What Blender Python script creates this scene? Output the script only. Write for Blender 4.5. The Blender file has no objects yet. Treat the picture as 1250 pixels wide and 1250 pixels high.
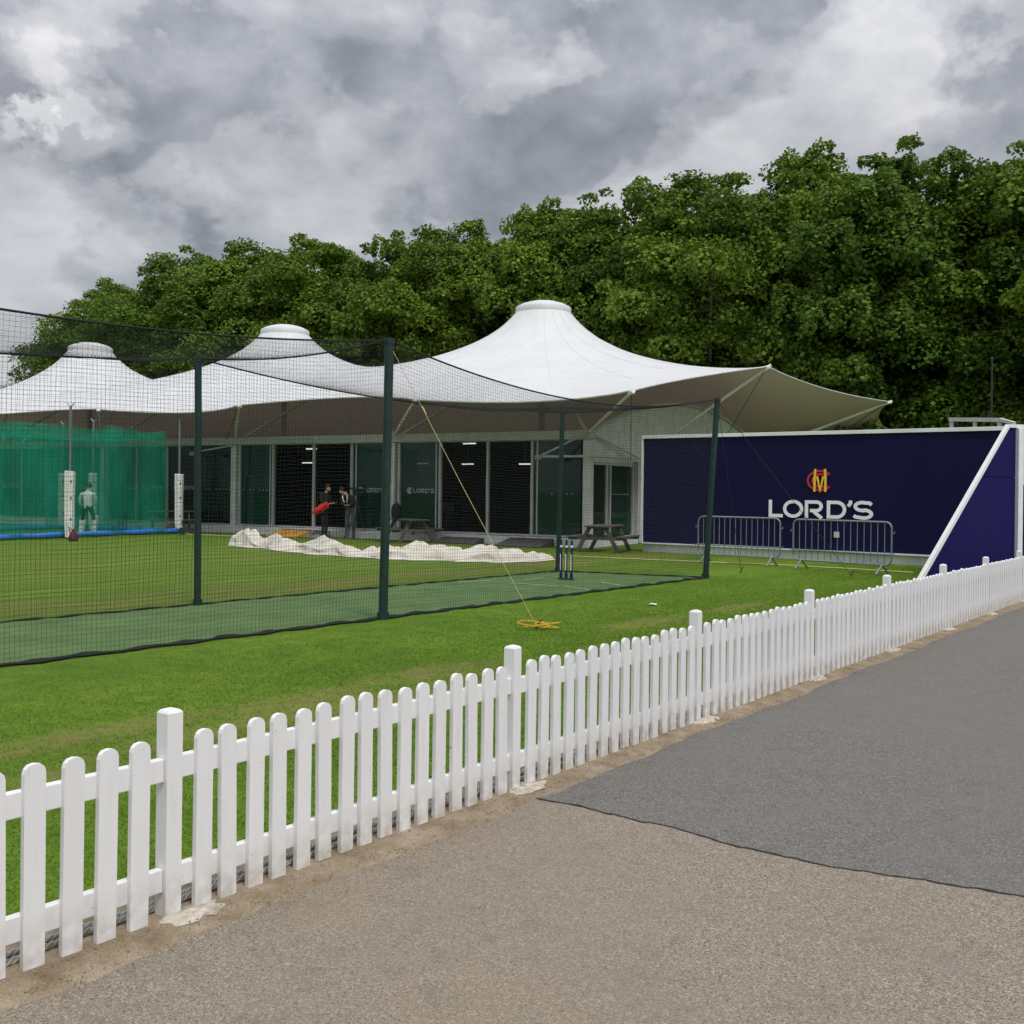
import bpy, bmesh, math, random
import numpy as np
from mathutils import Vector, Matrix, geometry as mgeo

random.seed(11)
rng = np.random.default_rng(11)
SC = bpy.context.scene
COL = SC.collection
R = math.radians

# ------------------------------------------------------------------ camera model (used to survey the place)
FPX, HX, HY, ROLL, EYE = 1270.0, 625.0, 598.0, 0.0115, 1.65
cR, sR = math.cos(ROLL), math.sin(ROLL)

def ray(px, py):
    a, b = (px - HX) / FPX, (HY - py) / FPX
    return a * cR - b * sR, a * sR + b * cR

def G(px, py, z=0.0):
    u, v = ray(px, py)
    y = (z - EYE) / v
    return Vector((u * y, y, z))

def at(px, py, Y):
    u, v = ray(px, py)
    return Vector((u * Y, Y, EYE + v * Y))

def V(*a): return Vector(a)

# ------------------------------------------------------------------ materials
class NT:
    def __init__(s, name):
        s.m = bpy.data.materials.new(name); s.m.use_nodes = True
        s.t = s.m.node_tree; s.n = s.t.nodes; s.n.clear()
        s.out = s.n.new('ShaderNodeOutputMaterial')
    def new(s, typ, **kw):
        n = s.n.new(typ)
        for k, v in kw.items():
            if k in n.bl_rna.properties.keys(): setattr(n, k, v)
        return n
    def link(s, a, b): s.t.links.new(a, b)
    def coord(s, kind='Object', scale=(1, 1, 1), rotz=0.0, loc=(0, 0, 0)):
        tc = s.n.new('ShaderNodeTexCoord'); mp = s.n.new('ShaderNodeMapping')
        mp.inputs['Scale'].default_value = scale; mp.inputs['Rotation'].default_value = (0, 0, rotz)
        mp.inputs['Location'].default_value = loc
        s.link(tc.outputs[kind], mp.inputs['Vector']); return mp.outputs['Vector']
    def noise(s, vec, scale, detail=4, rough=.55, dist=0.0):
        n = s.n.new('ShaderNodeTexNoise'); n.inputs['Scale'].default_value = scale
        n.inputs['Detail'].default_value = detail; n.inputs['Roughness'].default_value = rough
        n.inputs['Distortion'].default_value = dist
        s.link(vec, n.inputs['Vector']); return n.outputs['Fac']
    def voro(s, vec, scale, out='Color', feature='F1'):
        n = s.n.new('ShaderNodeTexVoronoi'); n.feature = feature; n.inputs['Scale'].default_value = scale
        s.link(vec, n.inputs['Vector']); return n.outputs[out]
    def ramp(s, fac, stops, interp='LINEAR'):
        n = s.n.new('ShaderNodeValToRGB'); cr = n.color_ramp; cr.interpolation = interp
        while len(cr.elements) < len(stops): cr.elements.new(0.5)
        for e, (p, c) in zip(cr.elements, stops):
            e.position = p
            e.color = (c, c, c, 1) if isinstance(c, (int, float)) else (*c, 1)
        s.link(fac, n.inputs['Fac']); return n.outputs['Color']
    def mix(s, fac, a, b, mode='MIX'):
        n = s.n.new('ShaderNodeMix'); n.data_type = 'RGBA'; n.blend_type = mode
        for ix, v in ((0, fac), (6, a), (7, b)):
            sock = n.inputs[ix]
            if hasattr(v, 'is_linked'): s.link(v, sock)
            elif isinstance(v, (int, float)): sock.default_value = v if ix == 0 else (v, v, v, 1)
            else: sock.default_value = (*v, 1)
        return n.outputs[2]
    def math(s, op, a, b=0.0, clamp=False):
        n = s.n.new('ShaderNodeMath'); n.operation = op; n.use_clamp = clamp
        for sock, v in ((n.inputs[0], a), (n.inputs[1], b)):
            if hasattr(v, 'is_linked'): s.link(v, sock)
            else: sock.default_value = v
        return n.outputs[0]
    def bump(s, h, strength=.3, dist=.01):
        n = s.n.new('ShaderNodeBump'); n.inputs['Strength'].default_value = strength
        n.inputs['Distance'].default_value = dist; s.link(h, n.inputs['Height']); return n.outputs['Normal']
    def bsdf(s, col, rough=.6, spec=.4, metal=0.0, normal=None):
        b = s.n.new('ShaderNodeBsdfPrincipled')
        if hasattr(col, 'is_linked'): s.link(col, b.inputs['Base Color'])
        else: b.inputs['Base Color'].default_value = (*col, 1)
        if hasattr(rough, 'is_linked'): s.link(rough, b.inputs['Roughness'])
        else: b.inputs['Roughness'].default_value = rough
        b.inputs['Specular IOR Level'].default_value = spec
        b.inputs['Metallic'].default_value = metal
        if normal is not None: s.link(normal, b.inputs['Normal'])
        return b
    def done(s, shader):
        s.link(shader.outputs[0] if hasattr(shader, 'outputs') else shader, s.out.inputs['Surface']); return s.m

def simple(name, c, rough=.6, var=.18, scale=6.0, bump=.1, bscale=60.0, spec=.4, metal=0.0):
    t = NT(name); v = t.coord()
    n = t.noise(v, scale, 5)
    c1 = tuple(x * (1 - var) for x in c); c2 = tuple(min(1, x * (1 + var)) for x in c)
    col = t.ramp(n, [(.3, c1), (.7, c2)])
    nb = t.noise(v, bscale, 3)
    return t.done(t.bsdf(col, rough, spec, metal, t.bump(nb, bump, .01) if bump else None))

M = {}
M['white_paint'] = None
t = NT('white_fence_paint'); v0 = t.coord()
oi = t.new('ShaderNodeObjectInfo'); of = t.new('ShaderNodeVectorMath'); of.operation = 'ADD'; t.link(v0, of.inputs[0])
cb = t.new('ShaderNodeCombineXYZ')
for q in range(3): t.link(t.math('MULTIPLY', oi.outputs['Random'], 37.0 + 11 * q), cb.inputs[q])
t.link(cb.outputs[0], of.inputs[1]); v = of.outputs[0]
mg = t.new('ShaderNodeMapping'); mg.inputs['Scale'].default_value = (11, 11, 1.1); t.link(v, mg.inputs['Vector'])
n1 = t.noise(mg.outputs[0], 3.0, 7, .62); n2 = t.noise(v, 5.0, 4)
col = t.ramp(n1, [(.22, (.66, .66, .645)), (.40, (.80, .805, .81)), (.8, (.85, .855, .86))])
col = t.mix(t.math('MULTIPLY', oi.outputs['Random'], .22), col, (.66, .665, .66))
chips = t.ramp(t.noise(v, 34, 3, .5), [(.735, 0.0), (.755, .8)]); col = t.mix(chips, col, (.30, .27, .235))
sep = t.new('ShaderNodeSeparateXYZ'); t.link(v0, sep.inputs[0])
low = t.math('MULTIPLY', t.ramp(sep.outputs['Z'], [(0.0, 1.0), (.22, 0.0)]), t.ramp(t.noise(v, 16, 5), [(.32, 0.0), (.66, .85)]))
col = t.mix(low, col, (.44, .39, .30))
M['fence'] = t.done(t.bsdf(col, .45, .35, 0, t.bump(n1, .16, .004)))

M['white_metal'] = simple('white_metal', (.80, .805, .81), .4, .08, 3, .03)
M['grey_white'] = simple('dirty_white_frame', (.60, .60, .59), .5, .15, 2.5, .05)
M['green_pole'] = simple('dark_green_pole', (.010, .035, .030), .45, .25, 9, .1)
M['net_black'] = simple('net_twine', (.012, .018, .016), .8, .2, 20, 0)
M['navy_pole'] = simple('navy_plastic', (.016, .018, .085), .4, .15, 9, .05)
M['steel'] = simple('galvanised_steel', (.27, .29, .33), .42, .2, 30, .06, metal=.6)
M['dark_steel'] = simple('dark_steel', (.03, .032, .035), .5, .2, 20, .05)
M['frame_shaded'] = simple('shaded_white_frame', (.44, .445, .445), .5, .12, 3, .05)  # white frames, with the shade of eave and net put into the grey
M['plinth'] = simple('plinth_render', (.60, .61, .60), .7, .14, 3, .1)
M['red_cloth'] = simple('red_cloth', (.55, .025, .018), .8, .3, 9, .3)
M['maroon'] = simple('maroon_canvas', (.09, .010, .022), .7, .3, 12, .3)
M['black_cloth'] = simple('black_cloth', (.012, .012, .014), .85, .3, 9, .3)
M['grey_jeans'] = simple('grey_jeans', (.075, .085, .10), .85, .25, 12, .3)
M['skin'] = simple('skin', (.50, .27, .20), .5, .1, 14, .05)
M['hair'] = simple('dark_hair', (.015, .011, .009), .6, .3, 40, .3)
M['kit_white'] = simple('white_kit', (.74, .75, .74), .8, .12, 9, .3)
M['dark_green_cloth'] = simple('dark_green_trousers', (.008, .05, .042), .85, .25, 12, .3)
M['helmet'] = simple('dark_helmet', (.008, .014, .03), .3, .1, 12, .02)
M['wood_bat'] = simple('willow', (.52, .40, .24), .5, .2, 10, .05)
M['blue_tube'] = simple('blue_vinyl', (.035, .19, .60), .35, .15, 4, .1, 12)
M['yellow_rope'] = simple('yellow_rope', (.62, .40, .035), .75, .3, 60, .3)
M['pale_rope'] = simple('pale_yellow_line', (.50, .46, .20), .75, .25, 40, .2)
M['orange_board'] = simple('orange_ply_board', (.42, .22, .045), .6, .3, 5, .1)
M['grey_board'] = simple('grey_ramp_mat', (.20, .20, .20), .8, .25, 8, .2)
M['dark_board'] = simple('dark_ramp_mat', (.075, .07, .065), .85, .3, 8, .3)
M['pad'] = simple('white_post_pad', (.74, .74, .71), .55, .12, 6, .25, 8)
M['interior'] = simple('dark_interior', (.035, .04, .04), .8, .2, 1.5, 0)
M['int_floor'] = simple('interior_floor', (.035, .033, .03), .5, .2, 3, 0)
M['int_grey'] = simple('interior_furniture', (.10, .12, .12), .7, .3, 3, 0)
M['glass_text'] = simple('frosted_lettering', (.42, .47, .46), .7, .1, 5, 0)
M['letter_white'] = simple('white_vinyl_letters', (.90, .885, .96), .45, .04, 5, 0)
M['logo_red'] = simple('crimson_vinyl', (.56, .030, .058), .45, .1, 5, 0)
M['logo_yellow'] = simple('golden_vinyl', (.90, .58, .035), .45, .1, 5, 0)
M['litter'] = simple('white_plastic', (.80, .80, .78), .5, .05, 20, 0)
M['bark'] = simple('plane_bark', (.09, .075, .055), .9, .5, 3, .6, 12)
M['brick'] = None

# weathered picnic timber
t = NT('weathered_timber'); v = t.coord(scale=(1, 14, 14))
M['timber'] = t.done(t.bsdf(t.ramp(t.noise(v, 2.5, 6), [(.3, (.055, .048, .042)), (.7, (.155, .142, .128))]), .8, .3, 0,
                            t.bump(t.noise(v, 6, 4), .3, .01)))
# twisted rope, dirty
t = NT('dirty_rope'); v = t.coord()
M['rope'] = t.done(t.bsdf(t.ramp(t.noise(v, 9, 6), [(.3, (.30, .28, .24)), (.55, (.50, .48, .43)), (.8, (.66, .64, .60))]), .85, .2, 0,
                          t.bump(t.noise(v, 160, 3), .4, .004)))
# membrane
t = NT('roof_membrane'); v = t.coord()
n = t.noise(v, .35, 5); st = t.noise(t.coord(scale=(1, 1, .25)), 1.6, 6, .65)
base = t.mix(t.ramp(st, [(.48, 0.0), (.75, .5)]), t.ramp(n, [(.3, (.655, .664, .674)), (.7, (.712, .72, .728))]), (.55, .55, .535))
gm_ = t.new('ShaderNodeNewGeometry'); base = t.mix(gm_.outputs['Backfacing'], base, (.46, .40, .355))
d = t.bsdf(base, .55, .3, 0, t.bump(t.noise(v, .8, 3), .12, .06))
tr = t.new('ShaderNodeBsdfTranslucent'); tr.inputs['Color'].default_value = (.60, .48, .37, 1)
mx = t.new('ShaderNodeMixShader'); mx.inputs[0].default_value = .09
t.link(d.outputs[0], mx.inputs[1]); t.link(tr.outputs[0], mx.inputs[2])
M['membrane'] = t.done(mx)
# underside lining, beige
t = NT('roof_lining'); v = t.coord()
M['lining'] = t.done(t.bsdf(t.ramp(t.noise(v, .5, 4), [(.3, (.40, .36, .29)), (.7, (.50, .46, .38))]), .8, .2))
# glass
def glass(name, tint, keep):
    t = NT(name)
    gl = t.new('ShaderNodeBsdfGlossy'); gl.inputs['Roughness'].default_value = .03; gl.inputs['Color'].default_value = (.75, .85, .82, 1)
    tp = t.new('ShaderNodeBsdfTransparent'); tp.inputs['Color'].default_value = (*keep, 1)
    df = t.new('ShaderNodeBsdfDiffuse'); df.inputs['Color'].default_value = (*tint, 1)
    v = t.coord(); nn = t.noise(v, .8, 3)
    m1 = t.new('ShaderNodeMixShader'); t.link(t.ramp(nn, [(.3, .30), (.7, .55)]), m1.inputs[0])
    t.link(tp.outputs[0], m1.inputs[1]); t.link(df.outputs[0], m1.inputs[2])
    fr = t.new('ShaderNodeFresnel'); fr.inputs['IOR'].default_value = 1.4
    m2 = t.new('ShaderNodeMixShader'); t.link(fr.outputs[0], m2.inputs[0])
    t.link(m1.outputs[0], m2.inputs[1]); t.link(gl.outputs[0], m2.inputs[2])
    return t.done(m2)
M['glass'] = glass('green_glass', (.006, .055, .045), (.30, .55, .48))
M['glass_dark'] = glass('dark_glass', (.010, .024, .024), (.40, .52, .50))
# navy boards
def board_mat(name, c):
    t = NT(name); v = t.coord(scale=(1, 1, .4)); n = t.noise(v, .9, 5)
    st = t.noise(t.coord(scale=(3, 3, .15)), 2.0, 5)
    col = t.mix(t.ramp(st, [(.5, 0.0), (.85, .25)]), t.ramp(n, [(.25, tuple(x * .88 for x in c)), (.75, tuple(x * 1.12 for x in c))]), tuple(x * 1.5 + .006 for x in c))
    return t.done(t.bsdf(col, .55, .14, 0, t.bump(t.noise(v, 2.0, 2), .04, .02)))
M['navy'] = board_mat('navy_board', (.0074, .0066, .046))
M['navy2'] = board_mat('blue_purple_board', (.0115, .008, .085))
# green shade netting: woven strands with holes
t = NT('green_shade_net'); v = t.coord()
n = t.noise(t.coord(scale=(1, 1, .35)), 1.3, 5, .6)
col = t.ramp(n, [(.3, (.008, .26, .155)), (.7, (.025, .46, .30))])
df = t.new('ShaderNodeBsdfDiffuse'); t.link(col, df.inputs['Color'])
tl = t.new('ShaderNodeBsdfTranslucent'); t.link(col, tl.inputs['Color'])
a = t.new('ShaderNodeMixShader'); a.inputs[0].default_value = .45
t.link(df.outputs[0], a.inputs[1]); t.link(tl.outputs[0], a.inputs[2])
tp = t.new('ShaderNodeBsdfTransparent'); b = t.new('ShaderNodeMixShader')
fine = t.noise(v, 28, 2)
cov = t.math('ADD', t.ramp(n, [(.3, .14), (.72, .44)]), t.math('MULTIPLY', fine, .14), True)
t.link(cov, b.inputs[0]); t.link(tp.outputs[0], b.inputs[1]); t.link(a.outputs[0], b.inputs[2])
M['shade_net'] = t.done(b)
# tarpaulin
t = NT('pale_tarpaulin'); v = t.coord()
n = t.noise(v, 2.2, 6, .6)
col = t.ramp(n, [(.28, (.42, .36, .30)), (.42, (.60, .55, .47)), (.75, (.72, .68, .61))])
M['tarp'] = t.done(t.bsdf(col, .6, .3, 0, t.bump(t.noise(v, 5.0, 6), .5, .05)))
# lamp
t = NT('strip_lamp'); e = t.new('ShaderNodeEmission'); e.inputs['Color'].default_value = (1, .98, .94, 1); e.inputs['Strength'].default_value = .8
M['lamp'] = t.done(e)
# brick wall
t = NT('brick_wall'); v = t.coord(scale=(4, 4, 12))
M['brick'] = t.done(t.bsdf(t.ramp(t.noise(v, 2, 5), [(.3, (.06, .045, .035)), (.7, (.13, .09, .07))]), .9, .2))

# leaves
def leaf_mat(name, dark, light, tlm=.22):
    t = NT(name)
    at_ = t.new('ShaderNodeAttribute'); at_.attribute_name = 'tint'
    col = t.ramp(at_.outputs['Fac'], [(0.0, dark), (1.0, light)])
    oi = t.new('ShaderNodeObjectInfo')
    if name.startswith('plane'): col = t.mix(t.math('MULTIPLY', oi.outputs['Random'], .45), col, t.mix(1.0, col, (1.25, 1.05, .75), 'MULTIPLY'))
    d = t.bsdf(col, .6, .14)
    tl = t.new('ShaderNodeBsdfTranslucent'); t.link(t.mix(.5, col, (.20, .32, .03)), tl.inputs['Color'])
    m = t.new('ShaderNodeMixShader'); m.inputs[0].default_value = tlm
    t.link(d.outputs[0], m.inputs[1]); t.link(tl.outputs[0], m.inputs[2])
    return t.done(m)
M['leaf'] = leaf_mat('plane_leaves', (.034, .080, .010), (.205, .315, .036))
M['leaf_dark'] = leaf_mat('plane_leaves_deep', (.028, .070, .010), (.170, .275, .032))
M['grass_blade'] = leaf_mat('grass_blades', (.088, .158, .014), (.165, .240, .026), .55)

# ------------------------------------------------------------------ mesh builder
class MB:
    def __init__(s): s.v = []; s.f = []
    def add(s, vs, fs):
        b = len(s.v); s.v += [tuple(x) for x in vs]; s.f += [tuple(i + b for i in f) for f in fs]; return s
    def box(s, c, size, ax=None, bev=0.0):
        c = Vector(c); hx, hy, hz = [d / 2 for d in size]
        X, Y, Z = ax if ax else (V(1, 0, 0), V(0, 1, 0), V(0, 0, 1))
        if bev <= 0:
            vs = [c + X * (hx * i) + Y * (hy * j) + Z * (hz * k) for k in (-1, 1) for j in (-1, 1) for i in (-1, 1)]
            return s.add(vs, [(0, 2, 3, 1), (4, 5, 7, 6), (0, 1, 5, 4), (2, 6, 7, 3), (0, 4, 6, 2), (1, 3, 7, 5)])
        bm = bmesh.new(); bmesh.ops.create_cube(bm, size=2)
        for w in bm.verts: w.co = Vector((w.co.x * hx, w.co.y * hy, w.co.z * hz))
        bmesh.ops.bevel(bm, geom=bm.edges[:], offset=bev, segments=2, affect='EDGES', profile=.5)
        bm.verts.index_update()
        vs = [c + X * w.co.x + Y * w.co.y + Z * w.co.z for w in bm.verts]
        fs = [tuple(w.index for w in f.verts) for f in bm.faces]; bm.free()
        return s.add(vs, fs)
    def bar(s, a, b, w, h, up=V(0, 0, 1)):
        a, b = Vector(a), Vector(b); d = (b - a); L = d.length; d.normalize()
        side = d.cross(up)
        if side.length < 1e-4: side = d.cross(V(0, 1, 0))
        side.normalize(); u = side.cross(d)
        return s.box((a + b) / 2, (L, w, h), (d, side, u))
    def tube(s, pts, r, n=8, cap=True):
        pts = [Vector(p) for p in pts]; m = len(pts)
        rad = r if isinstance(r, (list, tuple)) else [r] * m
        up = V(0, 0, 1); vs = []; fs = []; prev = None
        for i, p in enumerate(pts):
            d = (pts[min(i + 1, m - 1)] - pts[max(i - 1, 0)])
            if d.length < 1e-9: d = V(0, 0, 1)
            d.normalize()
            if prev is None:
                sd = d.cross(up)
                if sd.length < .05: sd = d.cross(V(1, 0, 0))
            else: sd = prev - d * prev.dot(d)
            sd.normalize(); prev = sd; w = d.cross(sd)
            for k in range(n):
                a = 2 * math.pi * k / n
                vs.append(p + (sd * math.cos(a) + w * math.sin(a)) * rad[i])
        for i in range(m - 1):
            for k in range(n):
                k2 = (k + 1) % n
                fs.append((i * n + k, i * n + k2, (i + 1) * n + k2, (i + 1) * n + k))
        if cap: fs += [tuple(range(n))[::-1], tuple((m - 1) * n + k for k in range(n))]
        return s.add(vs, fs)
    def lathe(s, prof, c=(0, 0, 0), n=32):
        c = Vector(c); vs = []; fs = []
        for (r, z) in prof:
            for k in range(n):
                a = 2 * math.pi * k / n; vs.append(c + V(r * math.cos(a), r * math.sin(a), z))
        for i in range(len(prof) - 1):
            for k in range(n):
                k2 = (k + 1) % n; fs.append((i * n + k, i * n + k2, (i + 1) * n + k2, (i + 1) * n + k))
        fs.append(tuple((len(prof) - 1) * n + k for k in range(n)))
        return s.add(vs, fs)
    def prism(s, poly, depth):                      # poly: 3-D points of one face, depth: vector
        poly = [Vector(p) for p in poly]; n = len(poly); depth = Vector(depth)
        vs = poly + [p + depth for p in poly]
        fs = [tuple(range(n)), tuple(range(2 * n - 1, n - 1, -1))]
        fs += [(i + n, (i + 1) % n + n, (i + 1) % n, i) for i in range(n)]
        return s.add(vs, fs)
    def sheet(s, grid):                              # grid[i][j] points
        a, b = len(grid), len(grid[0])
        return s.add([p for row in grid for p in row],
                     [(i * b + j, i * b + j + 1, (i + 1) * b + j + 1, (i + 1) * b + j) for i in range(a - 1) for j in range(b - 1)])
    def build(s, name, mat, parent=None, o=None, smooth=False):
        """o: the world point the parent stands at when the vertices were given in world coordinates"""
        me = bpy.data.meshes.new(name)
        vs = s.v if o is None else [(x - o[0], y - o[1], z - o[2]) for x, y, z in s.v]
        me.from_pydata(vs, [], s.f); me.materials.append(mat); me.validate()
        bm = bmesh.new(); bm.from_mesh(me); bmesh.ops.recalc_face_normals(bm, faces=bm.faces); bm.to_mesh(me); bm.free()
        if smooth:
            me.polygons.foreach_set('use_smooth', [True] * len(me.polygons))
            try: me.set_sharp_from_angle(angle=R(40))
            except Exception: pass
        ob = bpy.data.objects.new(name, me); COL.objects.link(ob)
        if parent is not None: ob.parent = parent
        return ob

def np_mesh(name, verts, faces, mat, parent=None, tint=None, smooth=False):
    """verts (n,3), faces (m,k) with constant k"""
    me = bpy.data.meshes.new(name); n, (m, k) = len(verts), faces.shape
    me.vertices.add(n); me.vertices.foreach_set('co', verts.astype(np.float32).ravel())
    me.loops.add(m * k); me.loops.foreach_set('vertex_index', faces.astype(np.int32).ravel())
    me.polygons.add(m); me.polygons.foreach_set('loop_start', np.arange(0, m * k, k, dtype=np.int32))
    me.polygons.foreach_set('loop_total', np.full(m, k, dtype=np.int32))
    if smooth: me.polygons.foreach_set('use_smooth', np.ones(m, dtype=bool))
    if tint is not None:
        at_ = me.attributes.new('tint', 'FLOAT', 'POINT'); at_.data.foreach_set('value', tint.astype(np.float32))
    me.update(calc_edges=True); me.materials.append(mat)
    ob = bpy.data.objects.new(name, me); COL.objects.link(ob)
    if parent is not None: ob.parent = parent
    return ob

def tag(o, label=None, cat=None, group=None, kind=None):
    if label: o['label'] = label
    if cat: o['category'] = cat
    if group: o['group'] = group
    if kind: o['kind'] = kind
    return o

def thing(name, loc, label, cat, group=None, rz=0.0):
    o = bpy.data.objects.new(name, None); COL.objects.link(o)
    o.location = loc; o.rotation_euler = (0, 0, rz); o.empty_display_size = .2
    return tag(o, label, cat, group)

def copy_tree(o, parent=None):
    c = o.copy(); COL.objects.link(c)
    if parent is not None: c.parent = parent
    for ch in list(o.children): copy_tree(ch, c)
    return c

# ------------------------------------------------------------------ site axes
P1 = G(201.8, 1128.5)
F = V(.602, .798, 0).normalized()          # along the picket fence and the practice lane
N = V(F.y, -F.x, 0)                        # from the lawn towards the road
PITCH = 2.17
def fp(tt, nn, z=0.0): return P1 + F * (tt + .034) + N * (nn - .034) + V(0, 0, z)
PHI = R(60)
U = V(-math.sin(PHI), math.cos(PHI), 0); NB = V(math.cos(PHI), math.sin(PHI), 0)
C0 = at(718, 600, 30.3); C0.z = 0
def bp(s_, t_, z=0.0): return C0 + U * s_ + NB * t_ + V(0, 0, z)

# ------------------------------------------------------------------ camera
cam = bpy.data.cameras.new('camera'); co = bpy.data.objects.new('camera', cam); COL.objects.link(co)
cam.sensor_width = 36; cam.lens = FPX / 1250 * 36; cam.shift_y = (HY - 625) / 1250
cam.clip_end = 3000; cam.clip_start = .05
co.matrix_world = Matrix.Translation((0, 0, EYE)) @ Matrix.Rotation(R(90), 4, 'X') @ Matrix.Rotation(ROLL, 4, 'Z')
SC.camera = co

# ------------------------------------------------------------------ light
SUN_EL, SUN_AZ = R(56), R(150)             # azimuth clockwise from +Y: high, behind the camera on the right
sun = bpy.data.lights.new('sun', 'SUN'); sun.energy = 1.5; sun.angle = R(12); sun.color = (1, .965, .92)
so = bpy.data.objects.new('sun', sun); COL.objects.link(so)
sd = V(math.sin(SUN_AZ) * math.cos(SUN_EL), math.cos(SUN_AZ) * math.cos(SUN_EL), math.sin(SUN_EL))
so.rotation_euler = sd.to_track_quat('Z', 'Y').to_euler(); so.location = sd * 60

w = bpy.data.worlds.new('World'); SC.world = w; w.use_nodes = True
nt = w.node_tree; nt.nodes.clear()
class WT(NT):
    def __init__(s): s.t = nt; s.n = nt.nodes; s.m = w; s.out = s.n.new('ShaderNodeOutputWorld')
t = WT()
sky = t.new('ShaderNodeTexSky'); sky.sky_type = 'NISHITA'; sky.sun_disc = False
sky.sun_elevation = SUN_EL; sky.sun_rotation = SUN_AZ
skyc = t.mix(1.0, sky.outputs['Color'], (.10, .10, .10), 'MULTIPLY')
tc = t.new('ShaderNodeTexCoord'); sp = t.new('ShaderNodeSeparateXYZ'); t.link(tc.outputs['Generated'], sp.inputs[0])
def dirmap(scale, loc):
    m = t.new('ShaderNodeMapping'); m.inputs['Scale'].default_value = scale; m.inputs['Location'].default_value = loc
    t.link(tc.outputs['Generated'], m.inputs['Vector']); return m.outputs['Vector']
big = t.noise(dirmap((1, 1, 1.5), (3.1, .4, 1.2)), 3.0, 9, .52, .12)
med = t.noise(dirmap((1, 1, 1.7), (-7.1, 4.2, 3.0)), 7.5, 9, .54, .10)
puff = t.voro(dirmap((1, 1, 1.4), (1.3, 2.2, .4)), 9.0, 'Distance', 'SMOOTH_F1')
cl = t.math('ADD', t.math('MULTIPLY', big, .62), t.math('MULTIPLY', med, .30))
cl = t.math('ADD', cl, t.math('MULTIPLY', puff, .09))
fineb = t.noise(dirmap((1, 1, 1.2), (2.2, .7, 5.0)), 22.0, 6, .56, .1)
cl = t.math('ADD', cl, t.math('MULTIPLY', t.math('SUBTRACT', fineb, .5), .10))
wn = t.new('ShaderNodeTexNoise'); wn.inputs['Scale'].default_value = 7.0; wn.inputs['Detail'].default_value = 7; wn.inputs['Roughness'].default_value = .55; t.link(tc.outputs['Generated'], wn.inputs['Vector'])
wsub = t.new('ShaderNodeVectorMath'); wsub.operation = 'SUBTRACT'; t.link(wn.outputs['Color'], wsub.inputs[0]); wsub.inputs[1].default_value = (.5, .5, .5)
wsc = t.new('ShaderNodeVectorMath'); wsc.operation = 'SCALE'; t.link(wsub.outputs[0], wsc.inputs[0]); wsc.inputs['Scale'].default_value = .30
wad = t.new('ShaderNodeVectorMath'); wad.operation = 'ADD'; t.link(tc.outputs['Generated'], wad.inputs[0]); t.link(wsc.outputs[0], wad.inputs[1])
wno = t.new('ShaderNodeVectorMath'); wno.operation = 'NORMALIZE'; t.link(wad.outputs[0], wno.inputs[0])
w2 = t.new('ShaderNodeTexNoise'); w2.inputs['Scale'].default_value = 26.0; w2.inputs['Detail'].default_value = 6; w2.inputs['Roughness'].default_value = .6; t.link(tc.outputs['Generated'], w2.inputs['Vector'])
w2s = t.new('ShaderNodeVectorMath'); w2s.operation = 'SUBTRACT'; t.link(w2.outputs['Color'], w2s.inputs[0]); w2s.inputs[1].default_value = (.5, .5, .5)
w2c = t.new('ShaderNodeVectorMath'); w2c.operation = 'SCALE'; t.link(w2s.outputs[0], w2c.inputs[0]); w2c.inputs['Scale'].default_value = .14
w2a = t.new('ShaderNodeVectorMath'); w2a.operation = 'ADD'; t.link(tc.outputs['Generated'], w2a.inputs[0]); t.link(w2c.outputs[0], w2a.inputs[1])
w2n = t.new('ShaderNodeVectorMath'); w2n.operation = 'NORMALIZE'; t.link(w2a.outputs[0], w2n.inputs[0])
def lobe(px, py, amp, wid, val, sq=1.0, br=None):
    u, v_ = ray(px, py); d = Vector((u, 1, v_)).normalized()
    n = t.new('ShaderNodeVectorMath'); n.operation = 'DOT_PRODUCT'; n.inputs[1].default_value = d
    t.link(w2n.outputs[0] if wid < .06 else wno.outputs[0], n.inputs[0])
    k = t.math('SUBTRACT', 1.0, t.math('DIVIDE', t.math('SUBTRACT', 1.0, n.outputs['Value']), 1 - math.cos(wid)), True)
    k = t.math('POWER', k, 1.5)
    if wid < .06: k = t.math('MULTIPLY', k, t.ramp(fineb, [(.36, 0.0), (.72, 1.0)], 'EASE'))
    return t.math('ADD', val, t.math('MULTIPLY', k, amp))
for L_ in ((900, 130, .055, .24), (760, 340, .05, .18), (1060, 170, .05, .14), (600, 100, .03, .10), (46, 138, .30, .034), (80, 95, .10, .05), (170, 20, .08, .05), (40, 250, .05, .06), (10, 450, .10, .11), (640, -20, -.13, .19), (260, -30, -.06, .14), (1215, 110, -.10, .13),
           (330, 300, -.035, .16), (150, 480, -.05, .10), (680, 140, -.04, .06), (420, 90, .03, .08), (645, 200, .05, .10), (1130, 40, -.05, .06)):
    cl = lobe(*L_[:4], cl)
shA = t.noise(dirmap((1, 1, 1.9), (9.0, 2.0, 1.0)), 6.0, 9, .58, .1); shB = t.noise(dirmap((1, 1, 1.3), (4.0, -3.0, 2.0)), 10.0, 9, .56, .12)
darkc = t.ramp(shB, [(.32, (.175, .188, .215)), (.50, (.250, .263, .294)), (.68, (.360, .368, .398))])
brightc = t.ramp(shA, [(.30, (.330, .340, .368)), (.48, (.455, .460, .482)), (.62, (.575, .572, .588)), (.78, (.70, .70, .70))])
ccol = t.mix(t.ramp(cl, [(.462, 0.0), (.503, .5), (.56, 1.0)], 'EASE'), darkc, brightc)
ccol = t.mix(t.ramp(cl, [(.67, 0.0), (.80, 1.0)]), ccol, (.84, .85, .86))
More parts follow.
